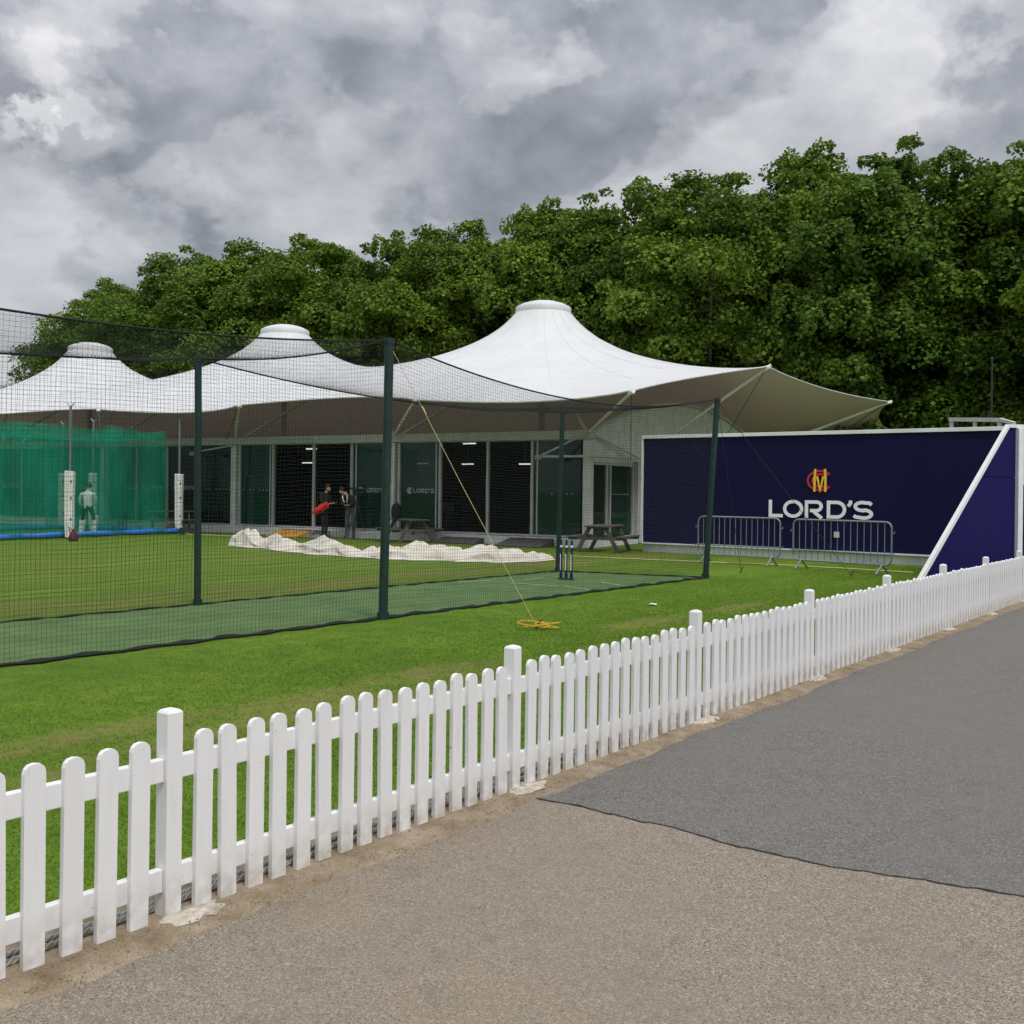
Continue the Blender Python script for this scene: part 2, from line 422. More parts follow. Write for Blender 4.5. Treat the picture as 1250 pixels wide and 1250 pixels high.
gm = t.math('ADD', 1.0, t.math('MULTIPLY', t.math('SUBTRACT', t.math('MAXIMUM', sp.outputs['Z'], .32), .32), 2.6))
sc_ = t.new('ShaderNodeVectorMath'); sc_.operation = 'SCALE'; t.link(ccol, sc_.inputs[0]); t.link(gm, sc_.inputs['Scale']); ccol = sc_.outputs[0]
fin = t.mix(.94, skyc, ccol)
# below the horizon: ground tone
bg = t.new('ShaderNodeBackground'); bg.inputs['Strength'].default_value = 1.0; t.link(fin, bg.inputs['Color'])
t.link(bg.outputs[0], t.out.inputs['Surface'])

vs_ = SC.view_settings; vs_.view_transform = 'Standard'; vs_.look = 'None'; vs_.gamma = 1; vs_.exposure = 0.36
SC.cycles.max_bounces = 8; SC.cycles.diffuse_bounces = 3; SC.cycles.glossy_bounces = 3
SC.cycles.transparent_max_bounces = 24; SC.cycles.use_denoising = True
SC.cycles.caustics_reflective = False; SC.cycles.caustics_refractive = False

# ------------------------------------------------------------------ GROUND
ANG = math.atan2(F.y, F.x)                 # mapping rotates so x runs along F
t = NT('lawn_grass')
tc = t.coord('Object'); rot = t.new('ShaderNodeVectorRotate'); rot.rotation_type = 'Z_AXIS'; rot.inputs['Angle'].default_value = -ANG
rot.inputs['Center'].default_value = P1; t.link(tc, rot.inputs['Vector'])
sub = t.new('ShaderNodeVectorMath'); sub.operation = 'SUBTRACT'; t.link(rot.outputs[0], sub.inputs[0]); sub.inputs[1].default_value = P1
sp = t.new('ShaderNodeSeparateXYZ'); t.link(sub.outputs[0], sp.inputs[0])
ALONG, AWAY = sp.outputs['X'], sp.outputs['Y']     # AWAY: metres from the fence into the lawn
v = sub.outputs[0]
n1 = t.noise(v, .45, 6, .6); n2 = t.noise(v, 3.0, 6, .65); n3 = t.noise(v, 60, 3, .7); n4 = t.noise(v, 14, 4, .65)
mpn = t.new('ShaderNodeMapping'); mpn.inputs['Scale'].default_value = (.35, 2.2, 1); t.link(v, mpn.inputs['Vector'])
n5 = t.noise(mpn.outputs['Vector'], 1.0, 5, .6)
lush = t.ramp(n2, [(.28, (.070, .142, .013)), (.5, (.112, .205, .017)), (.75, (.172, .250, .028))])
olive = t.ramp(n5, [(.3, (.070, .132, .014)), (.5, (.104, .178, .019)), (.7, (.152, .196, .034))])
lush = t.mix(t.ramp(n1, [(.40, 0.0), (.62, .5)]), lush, (.060, .128, .012))
far = t.ramp(t.math('DIVIDE', AWAY, 20.0), [(.0, 0.0), (.30, .05), (.45, .95), (1.0, .95)])
col = t.mix(far, lush, olive)
# greener strip beside the lane end, mowing bands
band = t.math('SINE', t.math('MULTIPLY', AWAY, 3.4))
col = t.mix(t.math('MULTIPLY', t.ramp(band, [(.35, 0.0), (.65, 1.0)]), .16), col, (.150, .215, .018))
# worn patches in a line one stride off the fence and along the lane
def bandmask(c0, wdt):
    d = t.math('ABSOLUTE', t.math('SUBTRACT', AWAY, c0))
    return t.math('SUBTRACT', 1.0, t.math('DIVIDE', d, wdt), True)
wear = None
for a0_, w0_, la_, lw_ in [(1.5, 2.95, .9, .22), (3.1, 2.75, .8, .24), (3.5, 2.25, .9, .26), (4.6, 2.78, .9, .26), (.3, 2.15, .8, .2), (9.1, 3.1, .9, .25), (2.3, 2.4, 1.0, .2), (11.6, 3.0, .8, .2)]:
    da = t.math('POWER', t.math('DIVIDE', t.math('SUBTRACT', ALONG, a0_), la_ * 1.5), 2.0); db = t.math('POWER', t.math('DIVIDE', t.math('SUBTRACT', AWAY, w0_), lw_ * 1.6), 2.0)
    k_ = t.math('SUBTRACT', 1.0, t.math('ADD', da, db), True); wear = k_ if wear is None else t.math('MAXIMUM', wear, k_)
wear = t.math('MULTIPLY', wear, t.ramp(t.noise(v, 3.2, 6, .65), [(.36, .15), (.60, 1.0)]))
wear2 = t.math('MULTIPLY', bandmask(10.0, 1.2), t.ramp(t.noise(mpn.outputs['Vector'], 1.3, 5), [(.38, 0.0), (.62, .9)]))
wear3 = t.math('MULTIPLY', bandmask(16.5, 2.5), t.ramp(t.noise(mpn.outputs['Vector'], .8, 5), [(.45, 0.0), (.7, .6)]))
wear = t.math('MAXIMUM', wear, t.math('MAXIMUM', wear2, wear3))
col = t.mix(t.math('MULTIPLY', wear, t.ramp(n4, [(.3, .35), (.7, .95)])), col, (.235, .170, .070))
col = t.mix(.55, col, t.ramp(n3, [(.25, .25), (.75, .85)]), 'OVERLAY')
col = t.mix(.35, col, t.ramp(n4, [(.25, .3), (.75, .75)]), 'OVERLAY')
hb = t.math('ADD', n3, t.math('MULTIPLY', n4, .6))
M['lawn'] = t.done(t.bsdf(col, .85, .12, 0, t.bump(hb, .8, .03)))

mb = MB()
xs = [-900, -300, -100, -40, -15, 0, 15, 40, 100, 300, 900]; ys = [-300, -60, -10, 5, 20, 40, 80, 160, 400, 1500]
mb.sheet([[V(x, y, 0) for x in xs] for y in ys])
tag(mb.build('lawn', M['lawn']), kind='structure')

def tarmac(name, stops, warm, grey, dark, crack):
    t = NT(name); v = t.coord()
    sc = t.voro(v, 260.0); sp_ = t.new('ShaderNodeSeparateColor'); t.link(sc, sp_.inputs[0])
    col = t.ramp(sp_.outputs[0], stops)
    big = t.voro(v, 110.0); sp2 = t.new('ShaderNodeSeparateColor'); t.link(big, sp2.inputs[0])
    col = t.mix(t.ramp(sp2.outputs[1], [(.90, 0.0), (.94, .55)]), col, tuple(min(1, x * 1.9) for x in warm))
    col = t.mix(t.ramp(sp2.outputs[2], [(.90, 0.0), (.94, .6)]), col, tuple(x * .55 for x in dark))
    b1 = t.noise(v, .42, 6, .6, .4); b2 = t.noise(v, 1.7, 6, .62, .3); b3 = t.noise(v, 5.5, 6, .6)
    col = t.mix(t.ramp(b1, [(.42, 0.0), (.62, .55)]), col, warm)
    col = t.mix(t.ramp(b2, [(.50, 0.0), (.72, .55)]), col, grey)
    col = t.mix(t.ramp(b3, [(.54, 0.0), (.78, .45)]), col, dark)
    # drips and trodden stains
    st = t.noise(v, 3.1, 3, .5, .8); col = t.mix(t.ramp(st, [(.69, 0.0), (.73, .28)]), col, dark)
    if crack:
        wv = t.new('ShaderNodeVectorMath'); wv.operation = 'ADD'; t.link(v, wv.inputs[0])
        nz = t.new('ShaderNodeTexNoise'); nz.inputs['Scale'].default_value = 2.2; nz.inputs['Detail'].default_value = 6; t.link(v, nz.inputs['Vector'])
        sl = t.new('ShaderNodeVectorMath'); sl.operation = 'SCALE'; t.link(nz.outputs['Color'], sl.inputs[0]); sl.inputs['Scale'].default_value = .55; t.link(sl.outputs[0], wv.inputs[1])
        ed_ = t.voro(wv.outputs[0], crack, 'Distance', 'DISTANCE_TO_EDGE')
        ck = t.math('MULTIPLY', t.ramp(ed_, [(0.0, 1.0), (.006, 0.0)]), t.ramp(b2, [(.48, 0.0), (.6, .5)]))
        col = t.mix(ck, col, tuple(x * .45 for x in dark))
    dist = t.voro(v, 260.0, 'Distance')
    h = t.math('ADD', t.math('MULTIPLY', dist, -1.0), t.math('MULTIPLY', b3, .3))
    return t.done(t.bsdf(col, .82, .22, 0, t.bump(h, .4, .004)))
M['path'] = tarmac('brown_gravel_tarmac', [(0, (.075, .060, .047)), (.14, (.165, .136, .104)), (.55, (.245, .208, .162)), (.88, (.31, .268, .212)), (1, (.46, .41, .33))], (.245, .198, .142), (.212, .192, .164), (.128, .106, .084), 0)
M['asphalt'] = tarmac('grey_asphalt', [(0, (.054, .052, .048)), (.2, (.110, .105, .095)), (.7, (.160, .153, .139)), (.92, (.205, .20, .188)), (1, (.36, .35, .33))], (.160, .147, .126), (.166, .162, .150), (.092, .085, .075), 0)
t = NT('sandy_edging'); v = t.coord()
col = t.ramp(t.noise(v, 5, 7, .65), [(.3, (.17, .125, .078)), (.5, (.265, .207, .14)), (.72, (.36, .30, .22))])
col = t.mix(.5, col, t.ramp(t.noise(v, 130, 3), [(.3, .25), (.7, .75)]), 'OVERLAY')
M['sand'] = t.done(t.bsdf(col, .9, .15, 0, t.bump(t.noise(v, 60, 5), .5, .012)))
M['footing'] = simple('concrete_footing', (.48, .43, .36), .9, .35, 26, .9, 70)

# edging strip under the fence
def wob(i, a, k): return a * (math.sin(i * .73 + k) + .6 * math.sin(i * 1.91 + 2 * k) + .5 * math.sin(i * 4.3 + k))
TT = [-6 + i * .06 for i in range(0, 1300)]
mb = MB()
mb.sheet([[fp(x, -.30 + wob(i * .31, .014, .4), .006) for i, x in enumerate(TT)],
          [fp(x, -.2, .022) for x in TT], [fp(x, .03, .024) for x in TT], [fp(x, .12, .014) for x in TT],
          [fp(x, .185 + wob(i * .27, .020, 2.1) + random.uniform(-.006, .006), .006) for i, x in enumerate(TT)],
          [fp(x, .30, -.003) for x in TT]])
tag(mb.build('kerb_strip', M['sand'], smooth=True), kind='structure')
# brown path
mb = MB()
a0 = [fp(x, .19, .004) for x in (-30, 0, 30, 120)]; a1 = [fp(x, 6, .004) for x in (-30, 0, 30, 120)]; a2 = [fp(x, 60, .004) for x in (-30, 0, 30, 120)]
mb.sheet([a0, a1, a2]); tag(mb.build('path', M['path']), kind='structure')
# grey asphalt patch: a slab whose ragged front edge and fence edge are modelled
edge_px = [(655, 977), (690, 982), (720, 988), (780, 1004), (830, 1013), (900, 1034), (1000, 1056), (1100, 1073), (1180, 1085), (1250, 1095), (1400, 1118), (1700, 1170)]
ep = [G(*p) for p in edge_px]
front = []
for a, b in zip(ep[:-1], ep[1:]):
    L = (b - a).length; k = max(2, int(L / .025))
    for i in range(k):
        p = a.lerp(b, i / k); j = len(front)
        front.append(p + V(0, 1, 0) * (wob(j * .35, .008, 1.0) + wob(j * .06, .006, 3.0) + random.uniform(-.005, .005)))
side = []
t0 = (front[0] - P1).dot(F)
k = 900
for i in range(1, k):
    side.append(fp(t0 + (i / k) * 70, .205 + wob(i * .22, .018, .7)))
far_r = fp(t0 + 70, 50); near_r = front[-1]
loop = front[::-1] + side + [fp(t0 + 70, .205), far_r]
mb = MB(); H = .010
n = len(loop)
mb.add([p + V(0, 0, H) for p in loop], [tuple(range(n))])
mb.add([p + V(0, 0, H) for p in loop] + [p + V(0, 0, .0) for p in loop], [(i, (i + 1) % n, (i + 1) % n + n, i + n) for i in range(n)])
ob = mb.build('asphalt_road', M['asphalt']); tag(ob, kind='structure')
M['crack'] = simple('bitumen_seam', (.035, .03, .026), .8, .4, 30, .3)
mb = MB(); mb.tube([p + V(0, -.002, .006) for p in front], [max(.0015, .0032 + .002 * math.sin(i * .9) + .002 * math.sin(i * .17) + random.uniform(-.0015, .0015)) for i in range(len(front))], 5)
tag(mb.build('asphalt_seam', M['crack']), kind='structure')

# loose grit along the foot of the fence and on the path
ng = 5200
gt_ = rng.uniform(-1.5, 14, ng); gn = np.where(rng.random(ng) < .72, rng.normal(.20, .06, ng), rng.uniform(.25, 2.6, ng)); gn = np.where(rng.random(ng) < .3, rng.uniform(-.25, .2, ng), gn)
gx = P1.x + F.x * gt_ + N.x * (gn - .045); gy = P1.y + F.y * gt_ + N.y * (gn - .045); gs = rng.uniform(.0016, .0046, ng)
gz = np.where(gn < .16, .022, np.where(gn < .24, .012, .010)) + gs * .4
oc = np.array([(1, 0, 0), (-1, 0, 0), (0, 1, 0), (0, -1, 0), (0, 0, .7), (0, 0, -.7)], float); of_ = np.array([(0, 2, 4), (2, 1, 4), (1, 3, 4), (3, 0, 4), (2, 0, 5), (1, 2, 5), (3, 1, 5), (0, 3, 5)])
th_ = rng.uniform(0, 6.28, ng); sc3 = rng.uniform(.7, 1.4, (ng, 1, 3)) * gs[:, None, None]; q = oc[None] * sc3
qx = q[..., 0] * np.cos(th_)[:, None] - q[..., 1] * np.sin(th_)[:, None]; qy = q[..., 0] * np.sin(th_)[:, None] + q[..., 1] * np.cos(th_)[:, None]
vv = np.stack([qx + gx[:, None], qy + gy[:, None], q[..., 2] + gz[:, None]], -1).reshape(-1, 3)
M['grit'] = simple('loose_grit', (.27, .225, .17), .9, .6, 60, 0)
g = np_mesh('grit', vv, (of_[None] + (np.arange(ng) * 6)[:, None, None]).reshape(-1, 3), M['grit']); tag(g, 'loose sandy grit scattered along the foot of the fence', 'grit', kind='stuff')

# ------------------------------------------------------------------ PICKET FENCE
o = fp(0, 0)
fence = thing('picket_fence', o, 'long white wooden picket fence with taller square posts between lawn and road', 'fence')
def post_mesh():
    b = MB(); h = .798; a = .034
    prof = [(a - .004, -.03), (a, -.02), (a, h - .010), (a - .007, h), (.010, h + .006)]
    vs = []; fs = []
    for r_, z in prof:
        for sx, sy in ((-1, -1), (1, -1), (1, 1), (-1, 1)): vs.append(F * (sx * r_) + N * (sy * r_) + V(0, 0, z))
    for i in range(len(prof) - 1):
        for k in range(4): fs.append((i * 4 + k, i * 4 + (k + 1) % 4, i * 4 + 4 + (k + 1) % 4, i * 4 + 4 + k))
    fs.append(tuple((len(prof) - 1) * 4 + k for k in range(4)))
    b.add(vs, fs); return b
def picket_shape(b, base, top, lean=0.0):
    wd, th, z0 = .0375, .011, .02
    prof = [(-wd, z0), (wd, z0), (wd, top - .030), (wd * .86, top - .014), (wd * .55, top - .003), (0, top + .001), (-wd * .55, top - .003), (-wd * .86, top - .014), (-wd, top - .030)]
    pts = [Vector(base) + F * (x + lean * z) + N * (-th) + V(0, 0, z) for x, z in prof]
    b.prism(pts, N * (2 * th)); return b
NPOST = 11
proto_post = None
for i in range(NPOST):
    if proto_post is None:
        proto_post = post_mesh().build('post', M['fence'], fence); ob = proto_post
    else:
        ob = proto_post.copy(); COL.objects.link(ob); ob.parent = fence
    ob.location = F * (PITCH * i) + V(0, 0, random.uniform(-.008, .008))
    fb = MB(); nseg = 22
    ctr = F * (PITCH * i + .06) + N * .055
    ring = [ctr + F * (math.cos(a) * (.155 + random.uniform(-.05, .045))) + N * (math.sin(a) * (.075 + random.uniform(-.028, .022))) + V(0, 0, .016) for a in [2 * math.pi * q / nseg for q in range(nseg)]]
    top = [ctr + (p - ctr) * .78 + V(0, 0, .0145) for p in ring]
    fb.add(ring + top + [ctr + V(0, 0, .034)], [(q, (q + 1) % nseg, nseg + (q + 1) % nseg, nseg + q) for q in range(nseg)] + [(nseg + q, nseg + (q + 1) % nseg, 2 * nseg) for q in range(nseg)])
    fb.build('footing', M['footing'], fence, smooth=True)
for i in range(-1, NPOST - 1):
    for z in (.58, .163):
        b = MB(); sag = random.uniform(-.006, .006)
        a_, c_ = F * (PITCH * i + .035) + N * 0 + V(0, 0, z + sag), F * (PITCH * (i + 1) - .035) + V(0, 0, z - sag)
        b.box((a_ + c_) / 2, ((c_ - a_).length, .036, .088), ((c_ - a_).normalized(), N, V(0, 0, 1)), .004)
        b.build('rail', M['fence'], fence)
slots = []
for i in range(-1, NPOST - 1):
    for j in range(1, 17):
        tt = PITCH * i + j * PITCH / 17 if i >= 0 else -.134 * (17 - j) - .012
        if tt < -1.0: continue
        slots.append(tt)
rest = MB(); cnt = 0
var = []
for q in range(4):
    b = MB(); picket_shape(b, (0, 0, 0), .708 + random.uniform(-.008, .006), random.uniform(-.012, .012))
    var.append(b)
protos = []
for tt in slots:
    off = F * (tt + random.uniform(-.004, .004)) + N * .0292
    if cnt < 100:
        q = random.randrange(4)
        if len(protos) < 4:
            ob = var[len(protos)].build('picket', M['fence'], fence); protos.append(ob)
        else:
            ob = protos[q].copy(); COL.objects.link(ob); ob.parent = fence
        ob.location = off + V(0, 0, random.uniform(-.008, .007)); cnt += 1
        ob.rotation_euler = (0, 0, random.uniform(-.02, .02))
    else:
        picket_shape(rest, off, .708 + random.uniform(-.007, .007), random.uniform(-.006, .006))
tag(rest.build('picket_run', M['fence'], fence), kind='stuff')

# ropes lying behind the fence
def twisted(path, Rr, pitch, nseg=10, sides=6):
    b = MB(); pts = [Vector(p) for p in path]
    for k in range(3):
        line = []; acc = 0.0
        for i in range(len(pts) - 1):
            a, c = pts[i], pts[i + 1]; L = (c - a).length; d = (c - a).normalized()
            sd_ = d.cross(V(0, 0, 1)).normalized(); up = sd_.cross(d)
            m = max(1, int(L / pitch * nseg))
            for q in range(m):
                s_ = acc + L * q / m; an = 2 * math.pi * (s_ / pitch + k / 3)
                line.append(a + d * (L * q / m) + (sd_ * math.cos(an) + up * math.sin(an)) * Rr * .52)
            acc += L
        b.tube(line, Rr * .50, sides, cap=False)
    return b
for k, (nn, zz_, rr) in enumerate(((-.048, .036, .0135), (-.100, .036, .0135))):
    path = [fp(-1.5 + i * .22, nn + .012 * math.sin(i * .8 + k * 2) + .008 * math.sin(i * 2.1), zz_ + .003 * math.sin(i + k)) for i in range(75)]
    base = path[0].copy(); base.z = 0
    ob = twisted(path, rr, .085).build('boundary_rope', M['rope'], o=base, smooth=True); ob.location = base
    tag(ob, ('thick grey twisted rope on the ground, the one nearest the pickets', 'thick grey twisted rope on the ground, the one on the lawn side')[k], 'rope', 'twisted ropes behind the picket fence')

WORN = [(1.5, 2.95, .9, .22), (3.1, 2.75, .8, .24), (3.5, 2.25, .9, .26), (4.6, 2.78, .9, .26), (.3, 2.15, .8, .2), (9.1, 3.1, .9, .25), (2.3, 2.4, 1.0, .2), (11.6, 3.0, .8, .2)]
# short grass blades close to the fence: ground cover
nb = 260000
tt = rng.uniform(-2.2, 22, nb); aw = .26 + (1 - np.sqrt(rng.random(nb))) * 5.6
keep = (rng.random(nb) < np.clip(1.25 - tt / 26, .2, 1))
for a0_, w0_, la_, lw_ in WORN: keep &= ~((((tt - a0_) / la_) ** 2 + ((aw - w0_) / lw_) ** 2 < rng.uniform(.3, 1.6, nb)) & (rng.random(nb) < .8))
tt, aw = tt[keep], aw[keep]; nb = len(tt)
bx = P1.x + F.x * tt - N.x * (aw + .045); by = P1.y + F.y * tt - N.y * (aw + .045)
hgt = rng.uniform(.006, .016, nb); edge = aw < .42; hgt[edge] *= rng.uniform(1.4, 4.2, edge.sum())
wd = rng.uniform(.0018, .0034, nb) * (1 + np.maximum(by, 0) / 9); an = rng.uniform(0, 2 * np.pi, nb)
lx, ly = rng.normal(0, .012, nb), rng.normal(0, .012, nb)
vv = np.empty((nb, 3, 3)); ca, sa = np.cos(an) * wd, np.sin(an) * wd
vv[:, 0] = np.stack([bx - ca, by - sa, np.full(nb, -.002)], 1); vv[:, 1] = np.stack([bx + ca, by + sa, np.full(nb, -.002)], 1)
vv[:, 2] = np.stack([bx + lx, by + ly, hgt], 1)
tint = np.repeat(np.clip(rng.normal(.45, .22, nb) + .2 * np.sin(bx * 1.7 + by * .9), 0, 1), 3)
g = np_mesh('grass', vv.reshape(-1, 3), np.arange(nb * 3).reshape(-1, 3), M['grass_blade'], tint=tint)
tag(g, kind='stuff'); g['label'] = 'short mown green grass on the near lawn'; g['category'] = 'grass'

# ------------------------------------------------------------------ PRACTICE LANE (dark green net cage with mat)
A1, A2, B1, B2 = G(467.5, 756), G(861, 706), G(241, 739), G(681, 698)
FA = (A2 - A1).normalized(); FB = (B2 - B1).normalized()
A0, B0 = A1 - FA * 8.7, B1 - FB * 8.7
t = NT('artificial_turf'); v = t.coord()
col = t.ramp(t.noise(v, 1.4, 5, .6), [(.3, (.078, .140, .050)), (.7, (.120, .195, .072))])
col = t.mix(.4, col, t.ramp(t.noise(v, 70, 3), [(.3, .3), (.7, .7)]), 'OVERLAY')
M['turf'] = t.done(t.bsdf(col, .9, .15, 0, t.bump(t.noise(v, 120, 3), .5, .01)))
mb = MB()
g_ = []
for i in range(13):
    a = A0.lerp(A2, i / 12); b = B0.lerp(B2, i / 12)
    g_.append([a.lerp(b, j / 4) + V(0, 0, .006) for j in range(5)])
mb.sheet(g_); tag(mb.build('pitch_mat', M['turf']), kind='structure')
M['chalk'] = simple('chalk_line', (.42, .48, .40), .9, .3, 20, 0)
mb = MB()
for a, b in (((690, 716.5), (723, 720.8)), ((733, 711), (764, 716)), ((622, 712), (681, 716)), ((560, 711.5), (600, 709)), ((640, 708), (662, 706))):
    p, q = G(*a), G(*b); d = (q - p).normalized(); sd_ = V(-d.y, d.x, 0) * .02
    mb.add([p - sd_ + V(0, 0, .010), q - sd_ + V(0, 0, .010), q + sd_ + V(0, 0, .010), p + sd_ + V(0, 0, .010)], [(0, 1, 2, 3)])
tag(mb.build('crease_marking', M['chalk']), kind='structure')

HP = 3.45
co_ = G(560, 735)
cage = thing('practice_net', co_, 'dark green posts and black netting of long cricket practice lane', 'cricket net')
tops = {}
def pole(base, lean_x, h, rr=.042):
    top = base + V(lean_x * h, 0, h); b = MB()
    b.tube([base + V(0, 0, -.05), base.lerp(top, .5), top], rr, 14); b.tube([top - V(0, 0, .05), top + V(0, 0, .02)], rr * 1.12, 14)
    b.tube([base + V(0, 0, .0), base + V(0, 0, .09)], rr * 1.35, 14)
    b.build('pole', M['green_pole'], cage, o=co_, smooth=True); return top
tA1 = pole(A1, .012, 3.52, .058); tB1 = pole(B1, -.008, 3.42, .048)
tA2 = pole(A2, .056, 3.44, .055); tB2 = pole(B2, .018, 3.34, .05)
tA0 = pole(A0, 0, 3.5); tB0 = pole(B0, 0, 3.4)

def sagline(a, b, sag, n=40):
    return [a.lerp(b, i / n) - V(0, 0, sag * 4 * (i / n) * (1 - i / n)) for i in range(n + 1)]
def cable(pts, r=.012):
    b = MB(); b.tube(pts, r, 6); b.build('cable', M['net_black'], cage, o=co_)
cA = sagline(tA1, tA2, .42); cB = sagline(tB1, tB2, .26); cA_ = sagline(tA0, tA1, .30); cB_ = sagline(tB0, tB1, .26)
for c in (cA, cB, cA_, cB_): cable(c)
xA = sagline(tA1, tB1, .10); xE = sagline(tA2, tB2, .12); cable(xA); cable(xE)

def lerpline(line, f):
    n = len(line) - 1; x = min(max(f, 0), 1) * n; i = min(int(x), n - 1); return line[i].lerp(line[i + 1], x - i)
CELL, TH = .05, .0013
def thread(b, pts, r=TH): b.tube(pts, r, 3, cap=False)
def netting(name, top, bot, billow, bn, belly=0.0, f0=0.0, f1=1.0, th=TH):
    """a sheet of knotted square mesh hung between two lines, real twine"""
    b = MB()
    L = sum((top[i + 1] - top[i]).length for i in range(len(top) - 1)); nu = int(L / CELL)
    hmax = max((lerpline(top, f) - lerpline(bot, f)).length for f in (0, .5, 1)); nv = int(hmax / CELL)
    def P(fu, fv):
        p = lerpline(bot, fu).lerp(lerpline(top, fu), fv)
        k = math.sin(math.pi * fv)
        amt = billow * k * (math.sin(fu * L * .9 + 1) * .6 + math.sin(fu * L * 2.3 + fv * 3) * .4) + belly * k
        return p + bn * amt + V(0, 0, .010 * math.sin(fu * L * 3.1 + fv * 7))
    us = [i / nu for i in range(nu + 1) if f0 <= i / nu <= f1]
    for i, fu in enumerate(us):
        thread(b, [P(fu + .12 * CELL / L * math.sin(j * 1.3 + i), j / 9) for j in range(10)], th)
    for j in range(nv + 1):
        m = max(6, int(L / .4))
        thread(b, [P(f0 + (f1 - f0) * i / m, j / nv) for i in range(m + 1)], th)
    return b.build(name, M['net_black'], cage, o=co_)
def ground(a, b, n=40, z=.03): return [a.lerp(b, i / n) + V(0, 0, z) for i in range(n + 1)]
netting('side_netting', cA, ground(A1, A2), .05, N)
netting('side_netting', cB, ground(B1, B2), .05, N)
netting('side_netting', cA_, ground(A0, A1), .05, N, f0=.3)
netting('side_netting', cB_, ground(B0, B1), .05, N, f0=.5)
netting('end_netting', xE, ground(A2, B2), .04, F)
netting('roof_netting', cA, cB, .03, V(0, 0, 1), belly=-.10, th=.0010)
netting('roof_netting', cA_, cB_, .03, V(0, 0, 1), belly=-.12, f0=.25, th=.0009)
# gathered net skirt on the ground
for a, b_, kr in ((A0, A1, .75), (A1, A2, .7), (B0, B1, .4), (B1, B2, .4), (A2, B2, .4)):
    n = int((b_ - a).length / .09); b = MB()
    pts = [a.lerp(b_, i / n) + N * (.03 * math.sin(i * .7) + random.uniform(-.015, .015)) + V(0, 0, .02) for i in range(n + 1)]
    b.tube(pts, [kr * (.030 + .012 * math.sin(i * 1.1) + random.uniform(-.008, .012)) for i in range(n + 1)], 6)
    b.build('net_skirt', M['net_black'], cage, o=co_, smooth=True)
# guy ropes with pegs
def guy(top, gnd, mat, r=.007, knot=None):
    b = MB(); b.tube([top, top.lerp(gnd, .5) - V(0, 0, .03), gnd], r, 6)
    if knot: b.tube([top.lerp(gnd, knot - .012), top.lerp(gnd, knot), top.lerp(gnd, knot + .02)], [r * 1.2, r * 3.2, r], 6)
    b.build('guy_rope', mat, cage, o=co_)
    p = MB(); p.tube([gnd + V(-.03, 0, -.02), gnd + V(.02, 0, .10), gnd + V(.05, 0, .11)], .012, 6); p.build('peg', M['dark_steel'], cage, o=co_)
gA1 = G(657, 768)
guy(tA1 - V(0, 0, .05), gA1, M['pale_rope'], .0036, .24)
guy(tA2 - V(0, 0, .05), G(1040, 703), M['dark_steel'], .005)
guy(tA2 - V(0, 0, .05), G(905, 699), M['dark_steel'], .005)
# yellow coil
b = MB(); c = gA1; pts = []
for i in range(84):
    a = i * .47 + .5 * math.sin(i * .21)
    rr = .11 + .085 * math.sin(i * .19) + .03 * math.sin(i * 1.1)
    pts.append(c + V(rr * 1.2 * math.cos(a) - .02 + .07 * math.sin(i * .045), .75 * rr * math.sin(a) + .05 * math.cos(i * .06), .014 + .0003 * i + .030 * (1 + math.sin(i * .37))))
pts += [c + V(.08 + .016 * i, .06 * math.sin(i * .5), .02 + .02 * max(0, math.sin(i * .4))) for i in range(10)]
b.tube(pts, .0048, 6)
ob = b.build('rope_coil', M['yellow_rope'], o=c, smooth=True); ob.location = c
tag(ob, 'loose coil of yellow rope lying on grass by the net peg', 'rope')

# stumps
sp0 = G(691, 708); sp_dir = (G(697, 708.5) - G(683, 707.5)).normalized()
st = thing('cricket_stumps', sp0, 'navy and white spring-back cricket stumps standing on green mat', 'cricket stumps')
b = MB(); b.box((0, 0, .022), (.30, .10, .028), (sp_dir, V(-sp_dir.y, sp_dir.x, 0), V(0, 0, 1)), .008); b.build('base', M['dark_steel'], st)
for k in (-1, 0, 1):
    b = MB(); x = sp_dir * (k * .115)
    b.tube([x + V(0, 0, .03), x + V(0, 0, .12)], .030, 10); b.tube([x + V(0, 0, .12), x + V(0, 0, .70), x + V(0, 0, .74)], [.021, .021, .016], 12)
    s_ = b.build('stump', M['navy_pole'], st, smooth=True)
    b = MB(); b.box(x + V(-.012, -.018, .33), (.014, .012, .30)); b.build('white_stripe', M['letter_white'], s_)
    b = MB(); b.tube([x + V(0, 0, .60), x + V(0, 0, .64)], .0228, 12); b.build('white_band', M['letter_white'], s_)
# small white scrap on the lawn
c = G(797, 739.5)
b = MB()
for i in range(7):
    a = i * .9; b.box((.03 * math.cos(a), .02 * math.sin(a), .018 + .004 * (i % 3)), (.06, .035, .012), (V(math.cos(a), math.sin(a), .2).normalized(), V(-math.sin(a), math.cos(a), 0), V(-.2 * math.cos(a), -.2 * math.sin(a), 1).normalized()), .004)
ob = b.build('litter', M['litter'], smooth=True); ob.location = c
tag(ob, 'small crumpled white plastic scrap lying alone on the near lawn', 'litter')

# ------------------------------------------------------------------ PAVILION
pv = thing('pavilion', C0, 'long glass fronted pavilion under white tensile roof with three peaks', 'pavilion')
O = C0
BAY, EAVE, LEN, DEP = 7.0, 3.34, 44.0, 17.0
BX = (U, NB, V(0, 0, 1))
